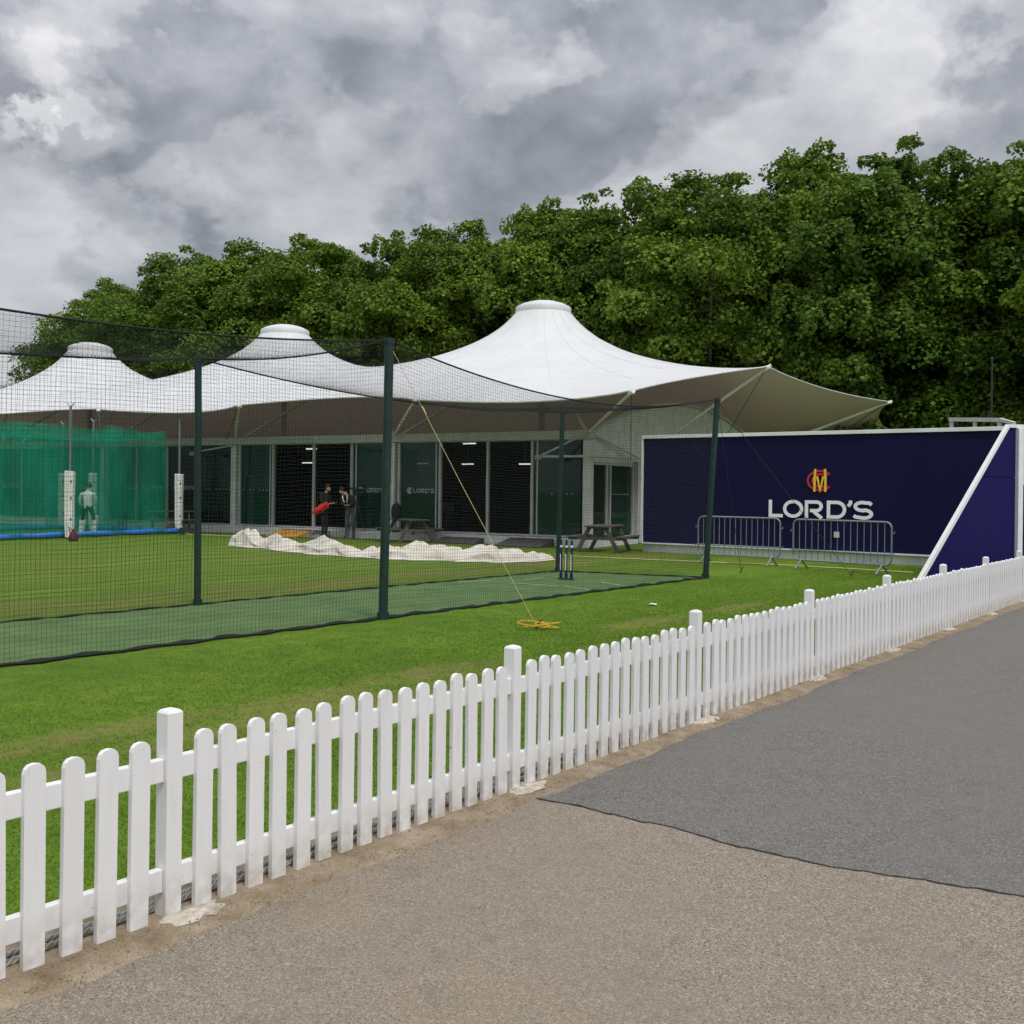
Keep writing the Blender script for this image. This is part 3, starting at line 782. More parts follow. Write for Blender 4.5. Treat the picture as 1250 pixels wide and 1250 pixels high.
# plinth and floor
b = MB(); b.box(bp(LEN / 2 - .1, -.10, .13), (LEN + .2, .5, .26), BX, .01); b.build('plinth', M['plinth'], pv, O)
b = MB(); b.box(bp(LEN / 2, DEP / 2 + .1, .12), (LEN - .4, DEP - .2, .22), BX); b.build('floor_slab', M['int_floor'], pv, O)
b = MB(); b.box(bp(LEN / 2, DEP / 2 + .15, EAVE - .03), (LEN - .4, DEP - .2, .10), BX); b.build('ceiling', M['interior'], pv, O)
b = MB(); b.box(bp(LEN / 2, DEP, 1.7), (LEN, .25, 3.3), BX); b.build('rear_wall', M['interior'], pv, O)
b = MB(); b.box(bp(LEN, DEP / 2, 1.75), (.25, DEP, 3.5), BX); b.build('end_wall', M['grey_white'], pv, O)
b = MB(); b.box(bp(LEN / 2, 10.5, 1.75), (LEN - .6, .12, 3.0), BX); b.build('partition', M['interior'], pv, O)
# eave beam
b = MB(); b.box(bp(LEN / 2, -.02, EAVE - .06), (LEN + .3, .28, .26), BX, .01); b.build('eave_beam', M['frame_shaded'], pv, O)
# ---- facade bays
def letter_strokes():
    return None
def panel_quad(s0, s1, z0, z1, t_=0.02):
    return MB().box(bp((s0 + s1) / 2, t_, (z0 + z1) / 2), (s1 - s0, .014, z1 - z0), BX)
Z0, Z1 = .27, EAVE - .20
def arc(cx, cy, rx, ry, a0, a1, n=20): return [(cx + rx * math.cos(R(a0 + (a1 - a0) * i / n)), cy + ry * math.sin(R(a0 + (a1 - a0) * i / n))) for i in range(n + 1)]
def stroke2d(pts, w, closed=False):
    """a thick flat stroke as quads in 2-D: list of (verts, faces)"""
    n = len(pts); L = []; Rr = []
    for i in range(n):
        if closed: p0, p1 = pts[(i - 1) % n], pts[(i + 1) % n]; pa, pb = pts[(i - 1) % n], pts[(i + 1) % n]
        else: pa, pb = pts[max(i - 1, 0)], pts[min(i + 1, n - 1)]
        c = Vector(pts[i]); d1 = (c - Vector(pa)); d2 = (Vector(pb) - c)
        if d1.length < 1e-9: d1 = d2
        if d2.length < 1e-9: d2 = d1
        d1.normalize(); d2.normalize(); n1_ = Vector((-d1.y, d1.x)); n2_ = Vector((-d2.y, d2.x)); m = (n1_ + n2_)
        if m.length < 1e-6: m = n1_.copy()
        m.normalize(); k = min(2.2, 1 / max(.35, m.dot(n1_)))
        L.append(c + m * (w / 2 * k)); Rr.append(c - m * (w / 2 * k))
    vs = L + Rr; fs = [(i, i + 1, n + i + 1, n + i) for i in range(n - 1)]
    if closed: fs.append((n - 1, 0, n, 2 * n - 1))
    return vs, fs
# glyphs in a cap-height-1 box; (advance origin x, list of (points, closed))
def lords(w=.17):
    G_ = []
    h = w / 2
    def add(x, strokes): G_.append((x, strokes))
    add(0.00, [([(h, 1), (h, h), (.84, h)], False)])
    add(.86, [(arc(.59, .5, .59 - h, .5 - h + .01, 0, 360, 40)[:-1], True)])
    add(2.14, [([(h, 0), (h, 1 - h), (.62, 1 - h)] + arc(.66, .665, .335 - h * .6, .335 - h, 90, -90, 14) + [(.30, .33 + h)], False), ([(.52, .36), (.98, 0)], False)])
    add(3.40, [([(h, h), (h, 1 - h), (.50, 1 - h)] + arc(.56, .5, .52 - h, .5 - h, 90, -90, 18) + [(.5, h)], True)])
    add(4.56, [([(.16, 1.02), (.15, .86), (.03, .70)], False), ([(.07, .92), (.21, .92)], False)])
    add(4.88, [([(.99, .80)] + [(.86, .90)] + arc(.50, .705, .40, .22, 65, 270, 16) + [(.5, .49)] + arc(.56, .29, .42, .22, 80, -120, 16) + [(.13, .12), (.02, .20)], False)])
    return G_
def put_glyphs(mbd, glyphs, w, org, X, Z, out, hgt, thick):
    for x0, strokes in glyphs:
        for k, (pts, closed) in enumerate(strokes):
            vs, fs = stroke2d(pts, w, closed); n = len(vs)
            lift = out * (thick * (1 + .12 * k))
            f = [Vector(org) + X * ((x0 + q.x) * hgt) + Z * (q.y * hgt) + lift for q in vs]
            r_ = [p - lift * .95 for p in f]
            mbd.add(f + r_, fs + [tuple(i + n for i in ff[::-1]) for ff in fs])
            m = n // 2
            side_ = []
            for i in range(m - 1): side_ += [(i, i + 1, n + i + 1, n + i), (m + i, m + i + 1, n + m + i + 1, n + m + i)]
            mbd.add(f + r_, side_)
def emblem(mbr, mby, org, X, Z, out, sz, th, sx=1.0):
    def sc(p): return [(a * sx, b) for a, b in p]
    C1 = arc(.56, .49, .52, .44, 38, 322, 40); C2 = arc(.60, .49, .36, .29, 40, 320, 32)
    put_glyphs(mbr, [(0, [(sc(C1), False)]), (0.0, [(sc(C2), False)])], .095, org, X, Z, out, sz, th)
    put_glyphs(mby, [(0, [(sc([(.335, -.02), (.335, .6), (.365, 1.02)]), False)]), (0, [(sc([(.80, -.02), (.80, .6), (.775, 1.02)]), False)]),
                     (0, [(sc([(.44, .68), (.575, .04), (.71, .68)]), False)])], .10, org, X, Z, out, sz, th * 1.7)

for k in range(6):
    s0 = k * BAY
    b = MB(); b.box(bp(s0, -.02, EAVE / 2 + .0), (.24, .24, EAVE - .4), BX, .015)
    b.build('column', M['grey_white'], pv, O)
    if k > 0:
        b = MB(); b.box(bp(s0 - .22, .0, (Z0 + Z1) / 2), (.10, .10, Z1 - Z0), BX); b.build('mullion', M['frame_shaded'], pv, O)
    q = BAY / 4
    edges = [s0 + .14, s0 + q + .05, s0 + 2 * q - .02, s0 + 3 * q - .10, s0 + BAY - .30]
    if k == 0: edges = [s0 + .20, 1.86, 3.42, 5.18, 6.72]
    if k == 1: edges = [s0 + .14, s0 + 1.72, s0 + 3.36, s0 + 5.2, s0 + 6.78]
    for e in edges[1:4]:
        b = MB(); b.box(bp(e, 0, (Z0 + Z1) / 2), (.09, .09, Z1 - Z0), BX, .005); b.build('mullion', M['frame_shaded'], pv, O)
    if k < 2:
        for e in (edges[1] - .16, edges[3] + .17):
            b = MB(); b.box(bp(e, .03, (Z0 + Z1) / 2), (.055, .06, Z1 - Z0), BX, .004); b.build('mullion', M['frame_shaded'], pv, O)
    b = MB(); b.box(bp(s0 + BAY / 2, 0.0, Z1 + .02), (BAY - .25, .10, .07), BX); b.build('head_frame', M['frame_shaded'], pv, O)
    b = MB(); b.box(bp(s0 + BAY / 2, -.01, Z0 + .03), (BAY - .25, .12, .05), BX); b.build('sill', M['frame_shaded'], pv, O)
    for j in range(4):
        a_, c_ = edges[j] + .05, edges[j + 1] - .05
        if k < 2 and j in (1, 2): continue            # doors slid open here
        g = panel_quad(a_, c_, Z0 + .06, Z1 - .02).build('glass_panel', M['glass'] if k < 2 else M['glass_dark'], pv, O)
        text_here = (k == 0 and j == 3) or (k == 1 and j == 0) or (k == 2 and j in (1, 2)) or (k == 3 and j in (0, 3))
        if text_here:
            hh = .135; wtot = 6 * hh
            lb = MB(); org = bp((a_ + c_) / 2 + wtot / 2 - .14, .006, 1.52)
            put_glyphs(lb, lords(.17), .17, org, -U, V(0, 0, 1), -NB, hh, .006)
            er = MB(); emblem(er, er, org + U * .26 - V(0, 0, .03), -U, V(0, 0, 1), -NB, .20, .006)
            lb.v2 = None
            nbase = len(lb.v); lb.v += er.v; lb.f += [tuple(i + nbase for i in f) for f in er.f]
            lb.build('lettering', M['glass_text'], g, O)
        else:
            lb = MB(); n = 9
            for i in range(n):
                if random.random() < .25: continue
                lb.box(bp(a_ + (c_ - a_) * (i + .7) / (n + .4), .008, 1.55), (.035, .012, .035), BX)
            lb.build('manifestation_dots', M['glass_text'], g, O)
# ---- end wall towards the board: low wall with door, arched gable above
EX = (NB, -U, V(0, 0, 1))
def ew(t_, z, out=0.0): return bp(-out, t_, z)
b = MB(); arcp = [ew(.15, EAVE - .12), ]
gab = [ew(.1, 2.52)] + [ew(.1 + (DEP - .1) * i / 24, EAVE - .05 + 1.42 * math.sin(math.pi * i / 24) ** .8) for i in range(25)] + [ew(DEP, 2.52)]
b.prism(gab, U * .12); b.build('gable', M['plinth'], pv, O)
b = MB(); b.tube([ew(.1 + (DEP - .1) * i / 24, EAVE - .0 + 1.42 * math.sin(math.pi * i / 24) ** .8, .06) for i in range(25)], .06, 8); b.build('gable_arch', M['frame_shaded'], pv, O, True)
b = MB(); b.box(ew((3.4 + DEP) / 2, 1.26, -.07), (DEP - 3.4, .12, 2.52), EX); b.build('side_wall', M['plinth'], pv, O)
b = MB(); b.box(ew(3.45, 1.30, .02), (.34, .30, 2.58), EX, .01); b.build('column', M['frame_shaded'], pv, O)
b = MB(); b.box(ew(1.6, .13, .02), (3.2, .4, .26), EX); b.build('plinth', M['plinth'], pv, O)
for e, wd_ in ((.24, .12), (1.25, .09), (1.52, .07), (3.24, .08)):
    b = MB(); b.box(ew(e, 1.37, -.02), (wd_, .09, 2.24), EX); b.build('mullion', M['frame_shaded'], pv, O)
b = MB(); b.box(ew(1.75, 2.47, -.02), (3.1, .10, .09), EX); b.build('head_frame', M['frame_shaded'], pv, O)
b = MB(); b.box(ew(.75, 1.38, -.03), (.9, .015, 2.1), EX); b.build('glass_panel', M['glass_dark'], pv, O)
b = MB(); b.box(ew(2.38, 1.34, -.03), (1.60, .015, 2.06), EX); d_ = b.build('door', M['glass'], pv, O)
b = MB(); b.tube([ew(3.05, 1.0, .03), ew(3.05, 1.5, .03)], .016, 8); b.build('handle', M['steel'], d_, O)
b = MB()
for i in range(9): b.box(ew(1.75 + i * .14, 1.55, .0), (.03, .012, .03), EX)
b.build('manifestation_dots', M['glass_text'], d_, O)
# rail and braces in front of the end bay
b = MB()
pL = bp(1.15, -.9, 2.62); pR = ew(3.35, 2.66, .25); cT = bp(-.05, -.18, EAVE)
b.tube([pL, bp(-.3, -.4, 2.64), pR], .035, 8); b.tube([pL, cT], .03, 8); b.tube([cT + V(0, 0, .02), pR], .03, 8); b.build('brace', M['frame_shaded'], pv, O, True)
b = MB(); b.box(pL + V(0, 0, -.02), (.22, .16, .14), BX, .02); b.build('floodlight', M['steel'], pv, O)
b = MB(); cT2 = bp(13.9, -.14, EAVE - .20); pL2 = bp(15.3, -.8, 2.86); b.tube([cT2, pL2], .03, 8); b.build('brace', M['frame_shaded'], pv, O)
b = MB(); b.box(pL2 + V(0, 0, -.05), (.24, .18, .16), BX, .02); b.build('floodlight', M['steel'], pv, O)
# interior: bench blocks and lamps
for i, (s_, t_, wx) in enumerate(((2.2, 6.5, 1.4), (5.4, 8.0, 1.0), (9.5, 6.0, 1.8), (12.6, 7.5, 1.2))):
    b = MB(); b.box(bp(s_, t_, .78), (wx, .5, .06), BX); b.box(bp(s_ - wx * .4, t_, .5), (.06, .45, .52), BX); b.box(bp(s_ + wx * .4, t_, .5), (.06, .45, .52), BX)
    b.box(bp(s_, t_ + .2, .95), (wx * .9, .05, .30), BX)
    base = bp(s_, t_, .23); ob = b.build('counter', M['int_grey'], o=base); ob.location = base
    tag(ob, 'dim grey counter inside the pavilion, seen through the doors', 'counter', 'counters inside the pavilion')
for i, (px, py, t_) in enumerate(((375, 565, 4.0), (516, 566, 4.5), (571, 566.5, 4.5), (641, 566.5, 4.5), (267, 563, 3.0), (380, 548, 2.0), (573, 541.5, 1.6))):
    # find the spot on the plane t=t_ along that sight line
    u, v_ = ray(px, py); n_ = NB; Y = (C0 + NB * t_).dot(n_) / (u * n_.x + n_.y); p = V(u * Y, Y, EYE + v_ * Y)
    tl_ = thing('strip_light', p, ('lit white strip light hanging in doorway behind the two people', 'lit strip light behind the right hand lettered glass', 'lit strip light in the dark doorway above the left dark ramp', 'lit strip light in the dark doorway above the right dark ramp',
          'lit strip light behind glass left of the pale column', 'higher strip light close to the doorway behind the two people', 'higher strip light close to the doorway above the left dark ramp')[i], 'strip light', 'strip lights inside the pavilion')
    b = MB(); b.box((0, 0, 0), (.46, .08, .035), BX); b.build('diffuser', M['lamp'], tl_)
    b = MB(); b.box((0, 0, .036), (.52, .11, .03), BX); b.tube([V(0, 0, .06), V(0, 0, max(.1, EAVE - .08 - p.z))], .012, 6); b.build('housing', M['grey_white'], tl_)

# ---- tensile roof: soap film relaxed between tips and rings
def st_of(p): d = Vector(p) - C0; return d.dot(U), d.dot(NB), p[2]
T4 = st_of(at(937, 447, 36.0)); T5 = st_of(at(1085, 490, 44.5)); T6 = st_of(at(1118, 532, 48.5))
tips = [(-2.5, -2.7, 4.24), T4, T5, T6, (4.3, 20.5, 4.25), (11.2, 20.5, 4.25), (18.0, 20.5, 4.25), (24.8, 20.5, 4.25), (31.6, 20.5, 4.25), (38.4, 20.5, 4.25), (46, 20, 4.3),
        (48, 8.5, 5.5), (46, -2.7, 4.3), (38.4, -2.7, 4.3), (31.6, -2.7, 4.3), (24.8, -2.7, 4.32), (18.0, -2.7, 4.36), (11.2, -2.7, 4.30), (4.3, -2.7, 4.24)]
dz = {0: .0, 1: -.10, 2: -.15, 15: .15, 16: -.12, 17: .26, 18: -.10, 14: -.05}
sags = {0: .55, 1: .35, 2: 1.0, 17: 1.25, 18: .85, 16: .9}
ctr = Vector((20, 8.5)); bpts = []
for i, a in enumerate(tips):
    b_ = tips[(i + 1) % len(tips)]; A, B = Vector(a[:2]), Vector(b_[:2]); L = (B - A).length; n = max(6, int(L / .45))
    nrm = Vector((-(B - A).y, (B - A).x)).normalized()
    if nrm.dot(ctr - (A + B) / 2) < 0: nrm = -nrm
    for k in range(n):
        f = k / n; q = A.lerp(B, f) + nrm * (sags.get(i, .9) * 4 * f * (1 - f)); z = a[2] + (b_[2] - a[2]) * f + dz.get(i, 0) * 4 * f * (1 - f)
        bpts.append((q.x, q.y, z))
RINGS = [(6.2, 8.6), (19.6, 8.6), (33.0, 8.6)]; RR, RZ = 1.06, 8.62
poly = [Vector(p[:2]) for p in bpts]
def inside(x, y):
    c = False; j = len(poly) - 1
    for i in range(len(poly)):
        a, b_ = poly[i], poly[j]
        if (a.y > y) != (b_.y > y) and x < (b_.x - a.x) * (y - a.y) / (b_.y - a.y) + a.x: c = not c
        j = i
    return c
pts2 = [Vector(p[:2]) for p in bpts]; fixed = [p[2] for p in bpts]
for (cx_, cy_) in RINGS:
    for rr, fz in ((RR, RZ), (1.25, None), (1.5, None), (1.8, None), (2.2, None)):
        n = 40
        for k in range(n):
            a = 2 * math.pi * (k + (.5 if fz is None and rr in (1.25, 1.8) else 0)) / n
            pts2.append(Vector((cx_ + rr * math.cos(a), cy_ + rr * math.sin(a)))); fixed.append(fz)
barr = np.array([(p.x, p.y) for p in poly])
x = -9.0
row = 0
while x < 50:
    y = -4.0 + (row % 2) * .24
    while y < 26:
        if inside(x, y) and np.min((barr[:, 0] - x) ** 2 + (barr[:, 1] - y) ** 2) > .30 ** 2 and all((x - a) ** 2 + (y - b_) ** 2 > 2.45 ** 2 for a, b_ in RINGS):
            pts2.append(Vector((x, y))); fixed.append(None)
        y += .48
    x += .42; row += 1
nbp = len(bpts)
rv, re, rf, ov, oe, of = mgeo.delaunay_2d_cdt(pts2, [], [list(range(nbp))], 1, 1e-5)
Z = np.array([fixed[o_[0]] if o_ and fixed[o_[0]] is not None else np.nan for o_ in ov])
free = np.isnan(Z); XY = np.array([(p.x, p.y) for p in rv])
tri = [f for f in rf]
tris = []
for f in tri:
    c = XY[list(f)].mean(0)
    if all((c[0] - a) ** 2 + (c[1] - b_) ** 2 > (RR * .985) ** 2 for a, b_ in RINGS): tris.append(f)
rmin = np.min([np.hypot(XY[:, 0] - a, XY[:, 1] - b_) for a, b_ in RINGS], axis=0)
Z[free] = (RZ - 1.22 * np.log(np.maximum(rmin, RR) / RR))[free]
# cotangent weights
ed = {}
for f in tris:
    for k in range(3):
        i, j, l = f[k], f[(k + 1) % 3], f[(k + 2) % 3]
        a, b_ = XY[i] - XY[l], XY[j] - XY[l]
        cr = abs(a[0] * b_[1] - a[1] * b_[0]) + 1e-9; ct = max(.02, float(a @ b_) / cr) * .5
        ed[(min(i, j), max(i, j))] = ed.get((min(i, j), max(i, j)), 0) + ct
ei = np.array([e[0] for e in ed]); ej = np.array([e[1] for e in ed]); ww = np.array(list(ed.values()))
den_ = np.bincount(ei, ww, len(Z)) + np.bincount(ej, ww, len(Z)); den_[den_ == 0] = 1
Zp = Z.copy(); om = 1.0
for it in range(2500):
    num = np.bincount(ei, ww * Z[ej], len(Z)) + np.bincount(ej, ww * Z[ei], len(Z))
    zn = num / den_
    mom = Z + .9 * (zn - Z) + (.93 * (Z - Zp) if it > 5 else 0)
    Zp = Z; Z = np.where(free, mom, Z)
used = sorted({i for f in tris for i in f}); idx = {i: k for k, i in enumerate(used)}
pw = [bp(XY[i][0], XY[i][1], Z[i]) for i in used]
mb = MB(); mb.add(pw, [tuple(idx[i] for i in f) for f in tris])
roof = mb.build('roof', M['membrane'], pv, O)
if roof.data.polygons[0].normal.z < 0: roof.data.flip_normals()
roof.data.polygons.foreach_set('use_smooth', [True] * len(roof.data.polygons))
mb = MB(); mb.tube([bp(*p) - V(0, 0, .015) for p in bpts] + [bp(*bpts[0])], .028, 6); mb.build('edge_cable', M['grey_white'], roof, O, True)
for (cx_, cy_) in RINGS:
    mb = MB(); c = bp(cx_, cy_, 0)
    mb.lathe([(RR + .0, RZ - .10), (RR + .035, RZ - .04), (RR + .035, RZ + .15), (RR + .0, RZ + .20), (.85, RZ + .31), (.5, RZ + .41), (.2, RZ + .45), (.01, RZ + .455)], c, 48)
    mb.build('peak_cap', M['membrane'], roof, O, True)
    mb = MB(); mb.tube([c + V(0, 0, EAVE + .1), c + V(0, 0, RZ)], .12, 12); mb.build('mast', M['grey_white'], pv, O, True)
# seams of the membrane: thin welded bands running from each peak down to the edge
sm = MB()
from mathutils.bvhtree import BVHTree
bv = BVHTree.FromPolygons(pw, [tuple(idx[i] for i in f) for f in tris])
for (cx_, cy_) in RINGS:
    for k in range(24):
        a = 2 * math.pi * k / 24; line = []
        for q in range(40):
            rr = RR + .05 + q * .22; p = bp(cx_ + rr * math.cos(a), cy_ + rr * math.sin(a), 20)
            if abs(cx_ + rr * math.cos(a) - cx_) > 6.7 and k not in (): break
            h_ = bv.ray_cast(p, V(0, 0, -1))
            if h_[0] is None: break
            line.append(h_[0] + V(0, 0, .004))
        if len(line) > 3: sm.tube(line, .006, 4, cap=False)
sm.build('roof_seam', simple('membrane_weld', (.62, .63, .645), .6, .05, 3, 0), roof, O)
# struts from the columns to the tips
def strut(a, b_, r=.045):
    m = MB(); a, b_ = Vector(a), Vector(b_); d = (b_ - a).normalized()
    m.tube([a, a.lerp(b_, .12), a.lerp(b_, .5), a.lerp(b_, .9), b_], [r * .5, r * .8, r, r * .8, r * .35], 10)
    m.build('strut', M['white_metal'], pv, O, True)
    p = MB(); p.tube([b_ - d * .35, b_ + d * .14], [.035, .07], 6); p.box(b_ + d * .02 + V(0, 0, .0), (.16, .08, .13), BX, .02); p.build('tip_plate', M['white_metal'], pv, O)
for k, i in enumerate((0, 18, 17, 16, 15, 14)):
    strut(bp(k * BAY, -.05, EAVE), bp(*tips[i]) - V(0, 0, .05))
strut(ew(6.4, EAVE + .3, .1), bp(*T4) - V(0, 0, .05), .06)
strut(ew(15.8, EAVE, .1), bp(*T5) - V(0, 0, .05), .065)
b = MB(); b.tube([bp(*T4), ew(10.5, 3.2, .3)], .012, 6); b.tube([bp(*T5), ew(17.5, 3.0, 1.5)], .02, 6)
b.tube([bp(*tips[0]), ew(2.6, 2.6, .2)], .010, 6); b.tube([bp(*tips[17]), bp(14.4, -.1, EAVE)], .012, 6); b.build('tie_cable', M['dark_steel'], pv, O)
for k in range(6):
    for sgn in (-1, 1):
        a = bp(k * BAY + sgn * .1, .1, EAVE); e = (k * BAY + sgn * 2.6, 2.6)
        h_ = bv.ray_cast(bp(e[0], e[1], 20), V(0, 0, -1))
        if h_[0] is not None:
            b = MB(); b.tube([a, h_[0] - V(0, 0, .08)], .05, 8); b.build('inner_strut', M['grey_white'], pv, O, True)

# ------------------------------------------------------------------ NAVY BOARD WITH LETTERING
BD = V(.798, -.602, 0).normalized(); BN = V(-BD.y, BD.x, 0)   # BN points away from camera
if BN.y < 0: BN = -BN
Bo = at(785, 600, 28.5); Bo.z = 0
def on_board(px, py, off=0.0):
    u, v_ = ray(px, py); n_ = BN; c = (Bo - BN * off).dot(n_); Y = c / (u * n_.x + n_.y); return V(u * Y, Y, EYE + v_ * Y)
BLEN, BT = 9.6, 3.09
BBX = (BD, BN, V(0, 0, 1))
bd = thing('signboard', Bo + BD * 4.5, 'large navy board with white lettering and red and yellow emblem', 'signboard')
Ob = Bo + BD * 4.5
def bb(a, off, z): return Bo + BD * a + BN * off + V(0, 0, z)
b = MB(); b.box(bb(BLEN / 2, .06, (.24 + BT) / 2), (BLEN, .08, BT - .24), BBX, .004); b.build('panel', M['navy'], bd, Ob)
b = MB(); b.box(bb(BLEN / 2 - .02, .05, BT + .045), (BLEN + .06, .16, .09), BBX, .006); b.build('top_trim', M['white_metal'], bd, Ob)
b = MB(); b.box(bb(-.03, .05, (BT + .0) / 2 + .12), (.055, .14, BT - .24), BBX, .004); b.build('side_trim', M['white_metal'], bd, Ob)
b = MB(); b.box(bb(BLEN / 2, .08, .12), (BLEN, .10, .23), BBX); b.build('plinth', M['plinth'], bd, Ob)
b = MB(); b.box(bb(BLEN / 2, .02, .245), (BLEN, .12, .035), BBX); b.build('ledge', M['white_metal'], bd, Ob)
for a in (2.44, 4.88, 7.32):
    seam = MB(); seam.box(bb(a, .0185, 1.66), (.006, .003, BT - .3), BBX); seam.build('panel_joint', M['navy'], bd, Ob)
pl, pr = on_board(938.5, 631), on_board(1064, 633)
wid = (pr - pl).length; bl = on_board(938.5, 631.0); tl2 = on_board(939, 610)
cap = tl2.z - bl.z
lm = MB(); gl_ = lords(.185); adv = 4.88 + .99
# scale letters to the measured width, keep cap height
SX = wid / (adv * cap)
gl_ = [(x0 * SX, [([(px_ * SX, py_) for px_, py_ in pts], c_) for pts, c_ in st_]) for x0, st_ in gl_]
put_glyphs(lm, gl_, .19, V(bl.x, bl.y, bl.z) - BN * .0, BD, V(0, 0, 1), -BN, cap, .012)
lm.build('lettering', M['letter_white'], bd, Ob)
e0 = on_board(985.0, 599.5); e1 = on_board(1016, 573)
er, ey = MB(), MB(); esz = e1.z - e0.z
emblem(er, ey, e0, BD, V(0, 0, 1), -BN, esz, .012, (e1 - e0).dot(BD) / esz / 1.08)
em = er.build('emblem', M['logo_red'], bd, Ob); ey.build('emblem_letter', M['logo_yellow'], em, Ob)

# ---- wing panel with sloping edge
W0 = G(1121, 709); W1 = at(1241, 690, 21.3); W1.z = 0
WD = (W1 - W0).normalized(); WN = V(-WD.y, WD.x, 0); WN = WN if WN.y > 0 else -WN
def on_wing(px, py):
    u, v_ = ray(px, py); Y = W0.dot(WN) / (u * WN.x + WN.y); return V(u * Y, Y, EYE + v_ * Y)
WL = (W1 - W0).length; wt = on_wing(1228, 518); WT_ = wt.z; ws = (wt - W0).dot(WD)
wing = thing('sloped_panel', W0, 'bright blue panel with sloping white edge at right end of the navy board', 'panel')
def wp(a, z, off=0.0): return W0 + WD * a + WN * off + V(0, 0, z)
sl = ws / WT_
zs = 2.02
b = MB(); b.prism([wp(.16, .10), wp(WL - .05, .10), wp(WL - .05, zs - .008), wp(.07 + sl * zs, zs - .008)], WN * .05); b.build('lower_panel', M['navy2'], wing, W0)
b = MB(); b.prism([wp(.07 + sl * (zs + .008), zs + .008), wp(WL - .05, zs + .008), wp(WL - .05, WT_ - .03), wp(ws + .05, WT_ - .03)], WN * .05); b.build('upper_panel', M['navy2'], wing, W0)
tw = .085
b = MB(); b.prism([wp(0, 0, -.03), wp(tw * 1.15, 0, -.03), wp(ws + tw * 1.0, WT_ - .06, -.03), wp(ws + .06, WT_, -.03)], WN * .09); b.build('sloping_trim', M['white_metal'], wing, W0)
b = MB(); b.prism([wp(ws + .06, WT_ - .06, -.0305), wp(WL + 2.6, WT_ - .06, -.0305), wp(WL + 2.6, WT_ + .08, -.0305), wp(ws + .06, WT_ + .004, -.0305)], WN * .09); b.build('top_trim', M['white_metal'], wing, W0)
b = MB(); b.box(wp(WL + .0, WT_ / 2 - .03, -.02), (.15, .12, WT_ - .07), (WD, WN, V(0, 0, 1)), .01); b.build('post', M['white_metal'], wing, W0)
gt = thing('gate', wp(WL + 1.2, 0), 'blue gate with black handle at far right edge behind the picket fence', 'gate')
Og = wp(WL + 1.2, 0)
b = MB(); b.box(wp(WL + 1.35, .95, .02), (2.4, .05, 1.8), (WD, WN, V(0, 0, 1)), .01); b.build('lower_panel', M['navy2'], gt, Og)
b = MB(); b.box(wp(WL + 1.35, 2.42, .02), (2.4, .05, 1.1), (WD, WN, V(0, 0, 1)), .01); b.build('upper_panel', M['plinth'], gt, Og)
b = MB(); b.box(wp(WL + .22, .95, -.03), (.12, .06, .30), (WD, WN, V(0, 0, 1)), .02); b.tube([wp(WL + .22, 1.0, -.05), wp(WL + .22, 1.0, -.11), wp(WL + .36, 1.0, -.11)], .016, 8); b.build('handle', M['dark_steel'], gt, Og)

# frame of a stand behind the board
fr0 = at(1163, 526, 27); b = MB()
pA, pB, pC = at(1160, 512, 27), at(1222, 512.5, 25.5), at(1238, 517, 24.8)
frm = thing('metal_frame', V(fr0.x, fr0.y, 0), 'pale grey tubular frame showing above the top of navy board', 'frame')
Of = V(fr0.x, fr0.y, 0)
b.bar(pA, pB, .10, .10); b.bar(pB, pC, .08, .08); b.build('top_rail', M['grey_white'], frm, Of)
for f_, nm in ((0.03, 'leg'), (.5, 'leg'), (.97, 'leg')):
    b = MB(); p = pA.lerp(pB, f_); b.bar(p, V(p.x, p.y, 0), .10 if f_ != .5 else .07, .07, V(1, 0, 0)); b.build(nm, M['grey_white'], frm, Of)
b = MB(); q1, q2 = pA - V(0, 0, .55), pB - V(0, 0, .55); b.bar(q1, q2, .06, .06); b.build('lower_rail', M['grey_white'], frm, Of)
lp0 = at(1210, 520, 34); lpt = at(1211, 440, 34)
lp = thing('flagpole', V(lp0.x, lp0.y, 0), 'thin dark bare pole against trees above the blue panel', 'pole')
b = MB(); b.tube([V(0, 0, 0), V(0, 0, 1.0), V(0, 0, lpt.z)], [.05, .042, .028], 10); b.build('pole', M['dark_steel'], lp, smooth=True)
b = MB(); b.lathe([(.03, 0), (.05, .02), (.045, .08), (.01, .11)], V(0, 0, lpt.z), 12); b.build('finial', M['dark_steel'], lp, smooth=True)

